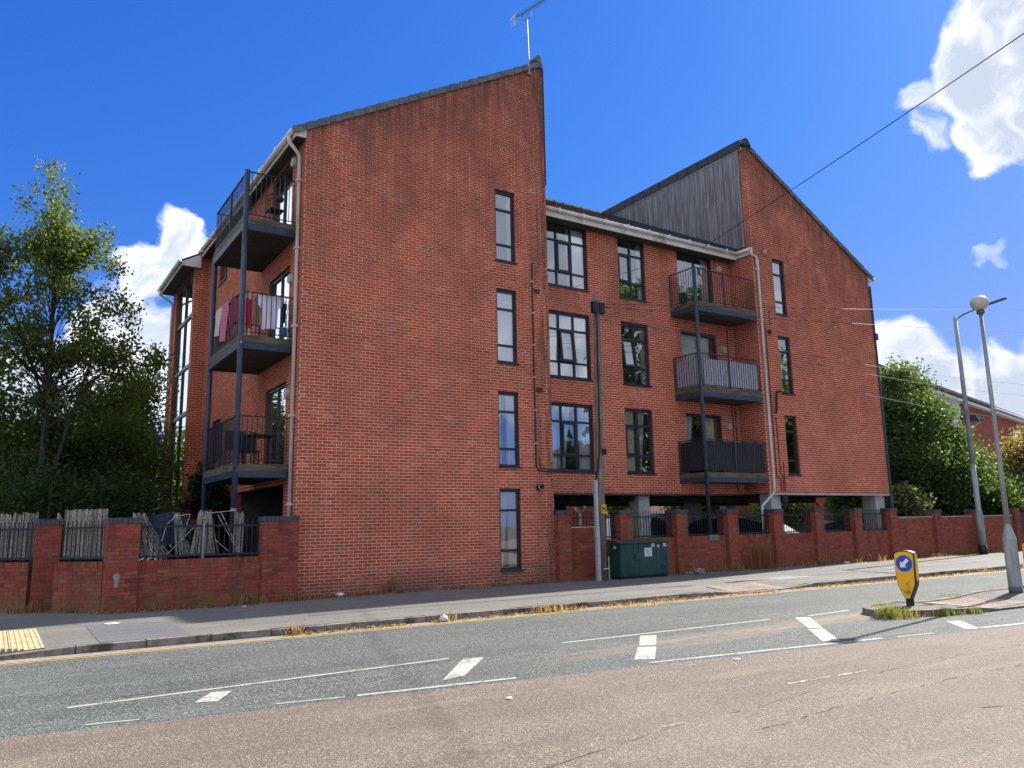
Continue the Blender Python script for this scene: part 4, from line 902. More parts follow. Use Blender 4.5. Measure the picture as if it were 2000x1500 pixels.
# -- car park wall
cw = empty('car_park_wall', (14, -.1, 0), 'red brick wall with blue brick coped piers and black railings before the car park', 'wall'); F = []
PW = FRONT(-.2)
PX = [(6.98, 7.40), (9.11, 9.56), (11.27, 11.72), (13.44, 13.90), (15.58, 16.04), (17.71, 18.15), (19.88, 20.30), (22.02, 22.44)]
for i, (a, b) in enumerate(PX): pier(PW, a, b, -.44, 0, 0, 1.735, cw, F)
for i, ((a, b), (c, d)) in enumerate(zip(PX, PX[1:])):
    zt = 1.05
    if i == 0:
        panel(PW, b, 8.32, -.27, -.14, 0, 1.38, cw, F); panel(PW, 8.32, c, -.27, -.14, 0, zt, cw, F); railing(PW, b, 8.32, -.2, 1.42, 1.64, 1.80, cw); railing(PW, 8.32, c, -.2, 1.10, 1.64, 1.80, cw)
        MB().pbox(PW, b, 8.32, -.28, -.13, 1.381, 1.40).build('ledge', 'white_upvc', cw)
    else: panel(PW, b, c, -.27, -.14, 0, zt, cw, F); railing(PW, b, c, -.2, 1.09, 1.64, 1.80, cw, step=.108)
lay_bricks(F, cw, 300, 'brick_garden', True)
MB().box(12.72, 13.12, -.10, .0, .90, 1.07).build('post_pad', 'slate_pad', cw, bevel=.01)
# -- taller wall further right
fw = empty('far_wall', (26, -.1, 0), 'taller plain brick wall with narrow piers under the green tree', 'wall'); F = []
for a in (25.0, 27.9, 31.2): pier(PW, a, a + .42, -.4, 0, 0, 1.66 if a < 31 else 1.8, fw, F, cope=a < 31)
for a, b in ((22.44, 25.0), (25.42, 27.9), (28.32, 31.2)): panel(PW, a, b, -.3, -.12, 0, 1.47, fw, F, soldier=False); MB().pbox(PW, a + .003, b - .003, -.31, -.10, 1.471, 1.52).build('coping', 'stone', fw)
lay_bricks(F, fw, 200, 'brick_garden', True)
g = MB().box(31.65, 34.8, -.12, -.04, .1, 1.62)
for i in range(24): g.box(31.65 + i * .13, 31.65 + i * .13 + .118, -.135, -.121, .1, 1.62)
thing(g, 'gate', 'gate_dark', 'dark boarded gate at the right end of the tall brick wall', 'gate')

# ---- reed screens behind the garden railings
def reed_screen(P, u0, u1, d, z0, z1, label, lean=0.0, fan=0.0, n=None, group='weathered reed screens tied to the garden railing', jag=.05):
    m = MB(); n = n or int((u1 - u0) / .017)
    for i in range(n):
        t = i / max(1, n - 1); ub = u0 + (u1 - u0) * t + R.uniform(-.006, .006) + fan * (t - .5) * R.uniform(.4, 1.4); ut = u0 + (u1 - u0) * (.5 + (t - .5) * (1 if not fan else .55)) + lean + R.uniform(-.006, .006)
        k = R.uniform(.55, 1.2); zt = z1 - abs(R.gauss(0, jag)); r = R.uniform(.006, .0105)
        a, b = P(ub, d + R.uniform(-.01, .01), z0 + R.uniform(0, .03)), P(ut, d + R.uniform(-.012, .012), zt)
        m.tube([a, (Vector(a) + Vector(b)) / 2 + Vector((R.uniform(-.008, .008), 0, 0)), b], r, 4, tint=(.36 * k, .33 * k, .27 * k))
    for z in (z0 + .25, (z0 + z1) / 2, z1 - .15):
        if not fan: m.bar(P(u0, d + .012, z), P(u1, d + .012, z - .01), .004, tint=(.05, .05, .05))
    return thing(m, 'reed_screen', 'reed', label, 'reed screen', group, normals=False)
reed_screen(PC, 1.9, 2.98, -.25, .98, 1.92, 'weathered grey reed screen furthest left beside the trees')
reed_screen(PB, .36, 1.42, -.25, .98, 1.95, 'upright grey reed screen between the two left brick piers', jag=.02)
reed_screen(PB, .1, .2, -.3, .98, 1.9, 'thin strip of reed left of the second brick pier', n=8)
reed_screen(PA, .60, .98, -.28, 1.0, 1.86, 'splayed bundle of reeds leaning left by the wide brick pier', lean=-.22, fan=.42, n=34)
reed_screen(PA, 1.32, 1.52, -.28, 1.0, 1.86, 'narrow bundle of reeds leaning over a dark jacket', lean=-.16, fan=.10, n=16)
reed_screen(PA, 1.60, 2.02, -.28, 1.0, 1.90, 'upright bundle of reeds at the middle railing post', lean=.0, fan=.14, n=34)
reed_screen(PA, 2.42, 2.60, -.28, 1.0, 1.89, 'thin bundle of reeds right of the blue balcony post', n=12)
for a, b, l in (((2.06, 1.80), (2.52, 1.02), 'long pale loose cane slanting down before the blue balcony post'), ((2.12, 1.86), (2.40, 1.30), 'shorter loose cane just above the long pale one'), ((1.10, 1.02), (1.60, 1.55), 'loose cane slanting up behind the railing post'), ((2.02, 1.30), (2.3, 1.06), 'short loose cane low by the railing post')):
    thing(MB().tube([PA(a[0], -.24, a[1]), PA(b[0], -.26, b[1])], .009, 5, tint=(.45, .42, .36)), 'loose_cane', 'reed', l, 'cane', 'loose canes')
# dark jacket hung over the railing
m = MB(); n = 22
for i in range(n):
    for j in range(8):
        def q(a, b):
            t = a / n; s = b / 8; return PA(.78 + .70 * t + .10 * s * (1 - t), -.32 - .05 * math.sin(t * 9 + s * 3), 1.80 + .06 * math.sin(t * 3) - .62 * s - .06 * abs(t - .5))
        m.face([q(i, j), q(i + 1, j), q(i + 1, j + 1), q(i, j + 1)])
jk = thing(m, 'jacket', 'denim', 'dark blue jacket with pale piping hung behind the railing', 'jacket', smooth=True, normals=False)
pm = MB(); pm.tube([PA(1.0, -.25, 1.28), PA(1.08, -.25, 1.62), PA(1.24, -.25, 1.78), PA(1.52, -.25, 1.82), PA(1.46, -.25, 1.62), PA(1.40, -.25, 1.3)], .008, 5); pm.build('piping', 'cloth_pale', jk)
m = MB().tube([Vector((-1.20, .46, 1.90)), PA(1.9, -.25, 1.84)], .006, 5); thing(m, 'clothes_line', 'label_white', 'pale washing line tied to the blue balcony post', 'line')

# ================================================================== THINGS ON THE BALCONIES
def cloth(name, m_, label, P, u0, u1, z0, z1, d, wave=.045, taper=0.0, cat='laundry', hem=0.0, k=7.0):
    m = MB(); nu, nz = 16, 10
    def q(i, j):
        t = i / nu; s = j / nz; w = (1 - taper * (1 - s)) * ((1.0 if s > .62 else .70) if name == 'shirt' else 1 + .08 * math.sin(s * 5 + u0 * 7)); u = (u0 + u1) / 2 + (u1 - u0) * (t - .5) * w
        return P(u, d + wave * (1 - .6 * s) * math.sin(t * k + s * 2 + u0 * 9), z0 + (z1 - z0) * s + hem * math.sin(t * 3.1) * (1 - s) + .05 * (1 - s) * t)
    for i in range(nu):
        for j in range(nz): m.face([q(i, j), q(i + 1, j), q(i + 1, j + 1), q(i, j + 1)])
    return thing(m, name, m_, label, cat, 'washing on the middle left balcony', smooth=True, normals=False)
PBS = LEFT(-1.27)
cloth('pillowcase', 'cloth_pale', 'pale pink cloth hung furthest left on the laundry balcony', PBS, 2.30, 2.95, 6.22, 6.92, 0, .03, .1)
cloth('towel', 'towel_pink', 'large fluffy pink towel over the laundry balcony rail', PBS, 1.55, 2.25, 5.95, 6.90, .01, .035)
cloth('towel', 'cloth_maroon', 'maroon towel next to the pink towel on the balcony rail', PBS, .95, 1.45, 6.15, 6.88, 0, .03)
PBF = FRONT(.56)
cloth('shirt', 'cloth_white', 'white lilac shirt hanging broad on the front of the laundry balcony', PBF, -.86, -.30, 6.02, 6.84, .0, .04, .05)
cloth('trousers', 'cloth_red', 'red trousers hanging beside the blue balcony post', PBF, -1.12, -1.0, 5.95, 6.72, 0, .02)
cloth('cloth', 'cloth_brown', 'brown cloth hanging left of the white shirt', PBF, -.94, -.80, 6.1, 6.76, -.02, .02)
cloth('shirt', 'cloth_black', 'small black garment right of the white shirt', PBF, -.30, -.18, 6.2, 6.7, 0, .02)
cloth('cloth', 'cloth_blue', 'blue cloth low on the laundry balcony floor', PBF, -.3, -.06, 5.88, 6.14, -.05, .03)
m = MB(); m.bar((-1.1, .62, 6.84), (-.1, .62, 6.86), .012); m.bar((-1.1, .8, 6.8), (-.1, .8, 6.82), .012)
for x in (-1.05, -.15):
    m.bar((x, .5, 5.84), (x, .85, 6.84), .014); m.bar((x, .85, 5.84), (x, .5, 6.84), .014)
thing(m, 'clothes_airer', 'label_white', 'folding white clothes airer on the middle left balcony', 'airer')
# top balcony: scrolled metal chair and a round black hanging pot
m = MB(); m.box(-.62, -.26, .75, 1.1, 9.07, 9.09)
for x, y in ((-.61, .76), (-.27, .76), (-.61, 1.09), (-.27, 1.09)): m.bar((x, y, 8.64), (x, y, 9.07), .018)
for k in range(3): m.tube([(-.44 + .13 * math.cos(a), 1.10, 9.34 + .13 * k * .5 + .10 * math.sin(a)) for a in [i * .5 for i in range(13)]], .008, 5)
m.tube([(-.61, 1.1, 9.08), (-.61, 1.1, 9.5), (-.44, 1.1, 9.62), (-.27, 1.1, 9.5), (-.27, 1.1, 9.08)], .012, 6)
thing(m, 'metal_chair', 'black', 'black scrolled metal chair on the top left balcony', 'chair')
m = MB().sphere((-.42, .62, 9.28), .10, 12, 8, sz=.9); m.tube([(-.42, .62, 9.36), (-.42, .62, 9.62)], .006, 4)
thing(m, 'hanging_pot', 'black', 'round black pot hanging inside the top left balcony rail', 'pot')
# lowest balcony: table and two chairs
m = MB().box(-.85, -.25, .75, 1.4, 3.60, 3.63)
for x, y in ((-.82, .78), (-.28, .78), (-.82, 1.37), (-.28, 1.37)): m.bar((x, y, 2.92), (x, y, 3.6), .03)
thing(m, 'patio_table', 'bollard_black', 'black patio table on the lowest left balcony', 'table')
def patio_chair(x, y, label):
    m = MB().box(x - .2, x + .2, y - .2, y + .2, 3.32, 3.35); m.box(x - .2, x + .2, y + .17, y + .2, 3.35, 3.78)
    for a in (-.18, .18):
        for b in (-.18, .18): m.bar((x + a, y + b, 2.92), (x + a, y + b, 3.32), .022)
    thing(m, 'patio_chair', 'bollard_black', label, 'chair', 'patio chairs')
patio_chair(-.55, 2.0, 'black patio chair behind the balcony table'); patio_chair(-.95, 1.6, 'black patio chair nearest the blue post on the lowest left balcony')

# ================================================================== STREET FURNITURE
# telegraph pole
tp = empty('telegraph_pole', (8.02, -.72, 0), 'weathered wooden telegraph pole with step bolts against the middle block', 'pole')
MB().tube([(7.98, -.72, -.05), (8.02, -.72, 2.5), (8.08, -.72, 5.4), (8.14, -.72, 7.62), (8.14, -.72, 7.82)], [.125, .115, .10, .088, .06], 14).build('shaft', 'pole_wood', tp, smooth=True)
MB().box(7.78, 7.88, -.80, -.70, 0, 1.42).box(7.785, 7.875, -.795, -.705, 1.43, 2.62).build('cable_guard', 'trunking', tp, bevel=.006)
MB().tube([(7.84, -.76, 2.6), (7.90, -.80, 3.0), (7.97, -.82, 3.4), (8.0, -.83, 5.0), (8.05, -.81, 7.2)], .022, 6).build('riser_cable', 'black', tp)
for dx in (-.12, .12): MB().box(8.12 + dx - .085, 8.12 + dx + .085, -.86, -.72, 7.24, 7.56).build('terminal_box', 'bollard_black', tp, bevel=.012)
MB().box(8.03, 8.16, -.88, -.74, 3.30, 3.46).build('cable_clamp', 'black', tp, bevel=.02)
for i, z in enumerate([2.9 + .32 * k for k in range(14)]):
    s_ = 1 if i % 2 else -1; x = 8.02 + (z - 2.5) * .022; MB().bar((x + s_ * .06, -.74, z), (x + s_ * .17, -.77, z + .01), .016).build('step_bolt', 'galvanised', tp)
MB().tube([(7.92, -.84, .30), (8.12, -.84, .30)], .012, 5).build('band', 'label_white', tp); MB().tube([(8.12, -.83, .02), (8.11, -.84, .62)], .014, 6).build('earth_rod', 'trunking', tp)
hs = MB().pbox(FRONT(-.845), 7.93, 8.09, 0, .008, 1.74, 1.97)
P_ = FRONT(-.854); hs.face([P_(7.955, 0, 1.77), P_(7.985, 0, 1.77), P_(7.985, 0, 1.94), P_(7.955, 0, 1.94)], 1); hs.face([P_(8.035, 0, 1.77), P_(8.065, 0, 1.77), P_(8.065, 0, 1.94), P_(8.035, 0, 1.94)], 1); hs.face([P_(7.985, 0, 1.84), P_(8.035, 0, 1.84), P_(8.035, 0, 1.875), P_(7.985, 0, 1.875)], 1)
thing(hs, 'hydrant_sign', ['hydrant_yellow', 'black'], 'small yellow H hydrant plate fixed to the wooden telegraph pole', 'sign')
# overhead cables
def cable(a, b, sag, r, label, m_='black'):
    a, b = Vector(a), Vector(b); pts = [a.lerp(b, i / 24) - Vector((0, 0, sag * 4 * (i / 24) * (1 - i / 24))) for i in range(25)]
    thing(MB().tube(pts, r, 5), 'overhead_cable', m_, label, 'cable', 'overhead cables')
cable((8.2, -.72, 7.55), (60, .2, 15.0), .3, .009, 'topmost thin cable from the telegraph pole to the right edge'); cable((8.2, -.74, 7.45), (60, .6, 12.8), .2, .009, 'second thin cable from the telegraph pole below the topmost')
cable((8.24, -.74, 7.25), (60, 1.0, 9.7), 1.0, .006, 'upper pale sagging cable across the right gable', 'lamp_dark'); cable((8.24, -.76, 7.2), (60, 1.0, 9.2), 1.25, .006, 'middle pale sagging cable across the right gable', 'lamp_dark'); cable((8.24, -.78, 7.1), (60, 1.0, 8.3), 1.9, .006, 'lowest pale sagging cable across the right gable', 'lamp_dark')
cable((13.9, .54, 10.62), (9.3, -12.5, 10.2), .05, .011, 'thick dark cable slanting up from the middle gutter to the top right')
# tv aerial
ae = empty('tv_aerial', (6.5, -.06, 14.4), 'thin television aerial on a mast at the gable peak', 'aerial')
MB().tube([(6.5, -.07, 14.35), (6.46, -.07, 16.15)], .022, 8).build('mast', 'galvanised', ae); MB().box(6.44, 6.57, -.1, .0, 14.38, 14.44).box(6.44, 6.57, -.1, 0, 14.6, 14.66).build('wall_bracket', 'galvanised', ae)
A0, A1 = Vector((5.95, -.12, 15.92)), Vector((7.25, -.12, 17.15)); MB().bar(A0, A1, .022).build('boom', 'lamp_dark', ae)
m = MB()
for i in range(15): c = A0.lerp(A1, .14 + i * .06); m.bar(c + Vector((.075, -.14, -.055)), c - Vector((.075, -.14, -.055)), .009)
m.build('directors', 'lamp_dark', ae); MB().tube([(6.46, -.07, 16.13), (6.30, -.1, 16.05), (6.28, -.12, 16.2)], .012, 5).tube([(6.46, -.07, 16.13), (6.58, -.1, 16.25), (6.60, -.12, 16.5)], .012, 5).build('cradle', 'lamp_dark', ae)
m = MB()
for s_ in (-1, 1):
    for k in range(4): c = A0 + Vector((-.02 + .02 * k, 0, s_ * (.04 + .045 * k))); m.bar(c + Vector((0, -.16, 0)), c + Vector((0, .16, 0)), .008)
    m.bar(A0, A0 + Vector((.06, 0, s_ * .19)), .012)
m.build('reflector', 'label_white', ae)
# green cable cabinet
cb = empty('cable_cabinet', (9.45, -.62, 0), 'dark green steel street cabinet with white pen marks on the pavement', 'cabinet')
PCF = FRONT(-.83)
MB().box(8.54, 10.28, -.80, -.36, .06, .93).build('body', 'green_cabinet', cb, bevel=.008); MB().box(8.57, 10.25, -.77, -.38, .0, .06).build('plinth', 'bollard_black', cb)
MB().prism([(8.49, -.87, .93), (8.49, -.32, .93), (8.49, -.32, .985), (8.49, -.60, 1.025), (8.49, -.87, .965)], (1.84, 0, 0)).build('lid', 'green_lid', cb, bevel=.006)
for a, b in ((8.56, 9.17), (9.18, 9.82), (9.83, 10.26)):
    d_ = MB().pbox(PCF, a, b, -.029, -.006, .09, .91).build('door', 'green_cabinet', cb, bevel=.005)
    if a < 9.1: MB().pbox(PCF, 9.02, 9.30, -.006, .022, .50, .64).build('lock_box', 'green_cabinet', d_, bevel=.006)
    if 9.1 < a < 9.5:
        m = MB().pbox(PCF, 9.39, 9.66, -.006, -.003, .57, .80)
        for k in range(5): m.face([PCF(9.42, -.001, .62 + k * .035), PCF(9.62 - .03 * (k % 2), -.001, .62 + k * .035), PCF(9.62 - .03 * (k % 2), -.001, .632 + k * .035), PCF(9.42, -.001, .632 + k * .035)], 1)
        m.build('label', ['label_white', 'print_grey'], d_, normals=False)
    if a > 9.8:
        v = MB()
        for i in range(4):
            for j in range(3): v.pbox(PCF, 9.98 + i * .05, 10.02 + i * .05, -.006, .004, .24 + j * .035, .262 + j * .035)
        v.build('vent', 'green_cabinet', d_)
m = MB(); text_faces('50', .13, PCF, 9.70, .86, .002, m, 0); text_faces('o', .15, PCF, 9.90, .85, .002, m, 0); text_faces('50', .13, PCF, 10.14, .86, .002, m, 0); PCL = LEFT(8.54); text_faces('50', .11, lambda u, d, z: Vector((8.536, -.60 - u, z)), 0, .83, 0, m, 0)
m.build('pen_marking', 'pen_white', cb, normals=False)
# keep-left bollards
def bollard(x, y, yaw, label, arrow=True):
    b = empty('traffic_bollard', (x, y, isl_h(x) + .01), label, 'bollard', 'illuminated traffic bollards on the island'); z0 = isl_h(x) + .01; c, s = math.cos(yaw), math.sin(yaw)
    P = lambda u, d, z: Vector((x + c * u + s * d, y + s * u - c * d, z0 + z))
    out = [(u * .78, z) for u, z in [(-.05, .10), (.05, .10), (.19, .34), (.20, .40), (.215, .86), (.18, .895), (.09, .918), (0, .923), (-.09, .918), (-.18, .895), (-.215, .86), (-.20, .40), (-.19, .34)]]
    m = MB(); m.prism([P(u, .075, z) for u, z in out], P(0, -.075, 0) - P(0, .075, 0)); m.build('shell', 'bollard_black', b, bevel=.012)
    inn = [(u * .93, .125 + (z - .10) * .945) for u, z in out]
    for dd, e in ((.0765, .004), (-.0765, -.004)): MB().prism([P(u, dd, z) for u, z in inn], P(0, e, 0) - P(0, 0, 0)).build('face_panel', 'bollard_yellow', b)
    for sg in (-1, 1): MB().prism([P(sg * .1635, dd, z) for dd, z in ((-.045, .42), (.045, .42), (.045, .85), (-.045, .85))], P(sg * .010, 0, 0) - P(0, 0, 0)).build('side_reflector', 'bollard_yellow', b)
    m = MB(); m.prism([P(.055 * math.cos(a) * 1.2, .055 * math.sin(a), -.012) for a in [k * math.pi / 6 for k in range(12)]], (0, 0, .12)); m.build('foot', 'bollard_black', b)
    if arrow:
        disc = lambda r, d: [P(r * math.cos(k * math.pi / 20), d, .705 + r * math.sin(k * math.pi / 20)) for k in range(40)]
        s1 = MB().prism(disc(.148, .081), P(0, .003, 0) - P(0, 0, 0)).build('sign_rim', 'sign_grey', b); MB().prism(disc(.135, .0845), P(0, .002, 0) - P(0, 0, 0)).build('sign_disc', 'sign_blue', s1)
        ar = [(-.118, 0), (-.02, .085), (-.02, .035), (.115, .035), (.115, -.035), (-.02, -.035), (-.02, -.085)]; k = .82; r = RAD(45)
        MB().prism([P(k * (u * math.cos(r) - v * math.sin(r)), .087, .705 + k * (u * math.sin(r) + v * math.cos(r))) for u, v in ar], P(0, .002, 0) - P(0, 0, 0)).build('arrow', 'sign_white', s1)
    return b
bollard(7.58, -9.40, RAD(-82), 'yellow bollard with a blue keep left arrow at the island tip')
bollard(13.45, -8.75, RAD(-82), 'yellow and black bollard cut off by the right edge behind the lamp post', False)
# globe lamp post on the island
lp = empty('street_lamp', (11.16, -9.41, .01), 'grey refuge lamp post with a round globe on the traffic island', 'street lamp')
MB().lathe((11.16, -9.41, -.05), [(.125, 0), (.122, .16)], 20).build('base_band', 'lamp_dark', lp, smooth=True)
MB().lathe((11.16, -9.41, .11), [(.122, 0), (.120, .86), (.124, .90), (.055, 1.16), (.05, 1.2)], 20).build('base', 'galvanised', lp)
MB().box(11.03, 11.045, -9.47, -9.37, .35, .85).build('access_door', 'galvanised', lp); MB().lathe((11.16, -9.41, 1.30), [(.05, 0), (.042, 2.0), (.036, 4.28)], 16).build('shaft', 'galvanised', lp, smooth=True); MB().lathe((11.16, -9.41, 5.56), [(.05, 0), (.075, .03), (.075, .08), (.05, .1)], 16).build('collar', 'lamp_dark', lp)
MB().sphere((11.16, -9.41, 5.80), .175, 24, 16, sz=.88).build('globe', 'globe', lp, smooth=True)
# tall lighting column by the far wall
lc = empty('lamp_column', (27.4, -.62, 0), 'tall grey lighting column with a flat arm by the far wall', 'street lamp')
MB().lathe((27.4, -.62, -.05), [(.16, 0), (.16, .40)], 16).build('base_band', 'bollard_black', lc, smooth=True); MB().lathe((27.4, -.62, .35), [(.15, 0), (.145, 1.15), (.10, 1.42), (.095, 3.2)], 16).build('base', 'galvanised', lc, smooth=True)
MB().tube([(27.4, -.62, 3.4), (27.4, -.62, 9.65)], [.095, .075], 14).build('shaft', 'galvanised', lc, smooth=True)
MB().tube([(27.4, -.62, 9.55), (27.4, -1.0, 9.70), (27.35, -1.7, 9.82)], .03, 8).build('arm', 'lamp_dark', lc); MB().prism([(27.26, -1.6, 9.79), (27.46, -1.6, 9.79), (27.43, -2.7, 9.91), (27.25, -2.7, 9.91)], (0, 0, .06)).build('lamp_head', 'lamp_dark', lc, bevel=.02)
# small globe lamp in the courtyard
gl_ = empty('courtyard_lamp', (15.6, 10, 0), 'small globe lamp seen under the building against a red wall', 'street lamp'); MB().tube([(15.6, 10, -.05), (15.6, 10, 2.0)], .04, 8).build('shaft', 'label_white', gl_); MB().sphere((15.6, 10, 2.22), .24, 18, 12).build('globe', 'globe', gl_, smooth=True); MB().lathe((15.6, 10, 2.2), [(.25, 0), (.25, .02), (.12, .24), (.02, .26)], 18).build('shade', 'lamp_dark', gl_)

# ================================================================== CARS IN THE UNDERCROFT
def car(x, y, yaw, paint, label, kind='hatch', H=1.48):
    """yaw 0: nose towards -x"""
    t = empty('parked_car', (x, y, -.01), label, 'car', 'cars parked under and behind the building'); c, s = math.cos(yaw), math.sin(yaw)
    P = lambda a, b, z: Vector((x + c * a - s * b, y + s * a + c * b, z - .01)); k = H / 1.48
    prof = {'hatch': [(-2.05, .30), (-2.1, .55), (-1.95, .78), (-1.15, .93), (-.35, 1.40), (.1, 1.475), (.9, 1.47), (1.45, 1.36), (1.95, .98), (2.05, .7), (2.02, .32)],
            'van': [(-2.3, .32), (-2.35, .7), (-2.2, .98), (-1.45, 1.12), (-.75, 1.72), (-.3, 1.86), (2.15, 1.86), (2.3, 1.7), (2.34, .7), (2.3, .34)]}[kind]
    W = .86; m = MB(); n = len(prof)
    def half(z): return W if z < .95 else W - (z - .95) * .30
    Lf = [P(a, -half(z), z * k) for a, z in prof]; Rt = [P(a, half(z), z * k) for a, z in prof]
    m.face(Lf); m.face(Rt[::-1])
    for i in range(n): j = (i + 1) % n; m.face([Lf[i], Lf[j], Rt[j], Rt[i]])
    bd = m.build('body', paint, t, bevel=.03)
    zt = max(z for a, z in prof); ws = prof[3:5]; rs = [p for p in prof if p[0] > .8][1:3]
    sg = {'hatch': [[(-.98, .96), (-.36, 1.33), (.18, 1.39), (.18, .96)], [(.24, .96), (.24, 1.39), (.9, 1.38), (1.36, 1.28), (1.55, .99)]], 'van': [[(-1.25, 1.12), (-.72, 1.62), (-.1, 1.72), (-.1, 1.12)]]}[kind]
    for side in (-1, 1):
        for poly in sg: MB().face([P(a, side * (half(z) + .006), z * k) for a, z in poly]).build('side_window', 'car_glass', t, normals=False)
    (a0, z0), (a1, z1) = ws; MB().face([P(a0 + .06 - .02, -half(z0) + .1, z0 * k + .045), P(a1 - .04, -half(z1) + .06, z1 * k), P(a1 - .04, half(z1) - .06, z1 * k), P(a0 + .04, half(z0) - .1, z0 * k + .045)]).build('windscreen', 'car_glass', t, normals=False)
    if kind == 'hatch': MB().face([P(1.50, -half(1.3) + .08, 1.335 * k), P(1.93, -half(1.0) + .1, 1.02 * k), P(1.93, half(1.0) - .1, 1.02 * k), P(1.50, half(1.3) - .08, 1.335 * k)]).build('rear_window', 'car_glass', t, normals=False)
    for a in (-1.3, 1.28):
        for b in (-.78, .78):
            w = MB().tube([P(a, b - .1, .31), P(a, b + .1, .31)], .31, 18).build('wheel', 'tyre', t); MB().tube([P(a, b - .108, .31), P(a, b + .108, .31)], .2, 12).build('rim', 'alloy', w)
    for b in (-.62, .62):
        MB().pbox(P, -2.06, -1.96, b - .16, b + .16, .62, .74).build('headlight', 'headlamp', t, bevel=.02); MB().pbox(P, 1.98, 2.06, b - .12, b + .12, .72, .92).build('tail_light', 'cloth_red', t)
    for b in (-.95, .95): MB().pbox(P, -.72, -.56, b - .08, b + .08, .96, 1.10).build('door_mirror', paint, t, bevel=.02)
    return t
car(17.6, 4.2, RAD(6), 'car_dark', 'black hatchback parked in the middle behind the railings', H=1.60)
car(21.6, 5.2, RAD(96), 'car_blue', 'dark blue car parked end on behind the railings', H=1.47)
car(25.6, 4.6, RAD(184), 'car_dark', 'dark car furthest right under the right gable', H=1.44)
car(17.9, 7.6, RAD(100), 'car_silver', 'silver van parked behind the concrete column', 'van')
car(15.9, 5.0, RAD(80), 'car_blue', 'dark car left of the black hatchback with sky in its windscreen', H=1.30)

# ================================================================== HOUSES BEHIND
def house(name, loc, label): return empty(name, loc, label, 'house')
h = house('brick_house', (22, 19, 0), 'low sunlit red brick house seen under the building behind the globe lamp')
MB().box(17, 23.2, 18, 26, 0, 5.2).build('wall', 'far_brick', h); MB().prism([(16.7, 17.7, 5.2), (16.7, 22, 8), (16.7, 26.3, 5.2)], (6.8, 0, 0)).build('roof', 'tile_brown', h); MB().box(21.7, 22.6, 17.97, 18.03, 2.5, 3.6).build('window', 'frame', h)
h = house('rendered_house', (30, 24, 0), 'pale pink rendered house beyond the car park')
MB().box(24.6, 41.2, 24, 31, 0, 5.4).build('wall', 'render_pale', h); MB().prism([(24.3, 23.7, 5.4), (24.3, 27.5, 8.4), (24.3, 31.3, 5.4)], (17.2, 0, 0)).build('roof', 'tile_brown', h)
for x in (26.2, 31.5, 37): f = MB().box(x, x + 1.2, 23.96, 24.02, 2.6, 3.8).build('window', 'frame', h); MB().box(x + .08, x + 1.12, 23.945, 23.955, 2.68, 3.72).build('pane', 'glass', f)
h = house('brick_house', (38, 17, 0), 'red brick house wall seen beneath the right gable with a white framed window')
MB().box(33.7, 50, 17.5, 19, 0, 5.4).build('wall', 'far_brick', h); MB().prism([(33.4, 17.2, 5.4), (33.4, 18.2, 6.4), (33.4, 19.3, 5.4)], (16.9, 0, 0)).build('roof', 'tile_brown', h)
f = MB().box(46.2, 48.4, 17.42, 17.5, 1.8, 3.4).build('window', 'white_upvc', h); MB().box(46.35, 48.25, 17.40, 17.415, 1.95, 3.25).build('pane', 'glass', f)
m = MB()
for i in range(30): m.box(29 + i * .14, 29 + i * .14 + .1, 12.2, 12.24, 0, 1.2)
m.box(29, 33.2, 12.25, 12.3, .9, 1.0); thing(m, 'picket_fence', 'house_white', 'white picket fence far back beneath the right gable', 'fence')
# right-hand house with a gable and a long roof
h = house('long_house', (46, 9, 0), 'red brick house with white bargeboards and a long brown tiled roof far right')
PH = PLANE(37.9, 6.8, 56.2, 11.1); LH = 32.0
MB().pbox(PH, 0, LH, -9, 0, 0, 8.5).build('wall', 'far_brick', h)
MB().pbox(PH, .3, 6.2, .002, .06, 6.3, 8.42).build('render_panel', 'house_white', h)
MB().pbox(PH, -.4, LH, .28, .33, 8.42, 8.72).pbox(PH, -.4, LH, .0, .28, 8.42, 8.46).build('bargeboard', 'house_white', h)
MB().prism([PH(-.4, .34, 8.70), PH(-.4, -4.5, 11.5), PH(-.4, -9.3, 8.70), PH(-.4, -9.3, 8.58), PH(-.4, -4.5, 11.3), PH(-.4, .34, 8.58)], PH(LH + .4, 0, 0) - PH(0, 0, 0)).build('gable_trim', 'ridge_dark', h)
m = MB()
for k in range(15):
    d0 = .40 - k * .327; z0 = 8.70 + k * .192
    for j in range(60):
        u0 = -.45 + j * .545; dz = R.uniform(-.012, .012); m.hexa([PH(u0, d0, z0 + dz), PH(u0 + .53, d0, z0 + dz), PH(u0 + .53, d0 - .36, z0 + .20), PH(u0, d0 - .36, z0 + .20), PH(u0, d0, z0 + .04 + dz), PH(u0 + .53, d0, z0 + .04 + dz), PH(u0 + .53, d0 - .36, z0 + .23), PH(u0, d0 - .36, z0 + .23)])
rf = m.build('roof', 'tile_brown', h, normals=False); rf['kind'] = 'stuff'
MB().tube([PH(12, .42, 8.68), PH(LH, .42, 8.66)], .07, 8).build('gutter', 'house_white', h)
for u0 in (19.6, 26.5):
    f = MB().pbox(PH, u0, u0 + 2.3, -.02, .04, 6.3, 7.75).build('window', 'house_white', h)
    for q in (u0 + .1, u0 + 1.2): MB().pbox(PH, q, q + 1.0, .041, .055, 6.42, 7.62).build('pane', 'glass', f)
MB().pbox(PH, 5.9, 7.8, .0, .95, 7.35, 7.55).build('porch_roof', 'ridge_dark', h); MB().tube([PH(7.7, .7, 7.3), PH(7.7, .3, 7.0), PH(6.6, .1, 6.8), PH(6.6, .1, 0)], .06, 8).build('downpipe', 'house_white', h)

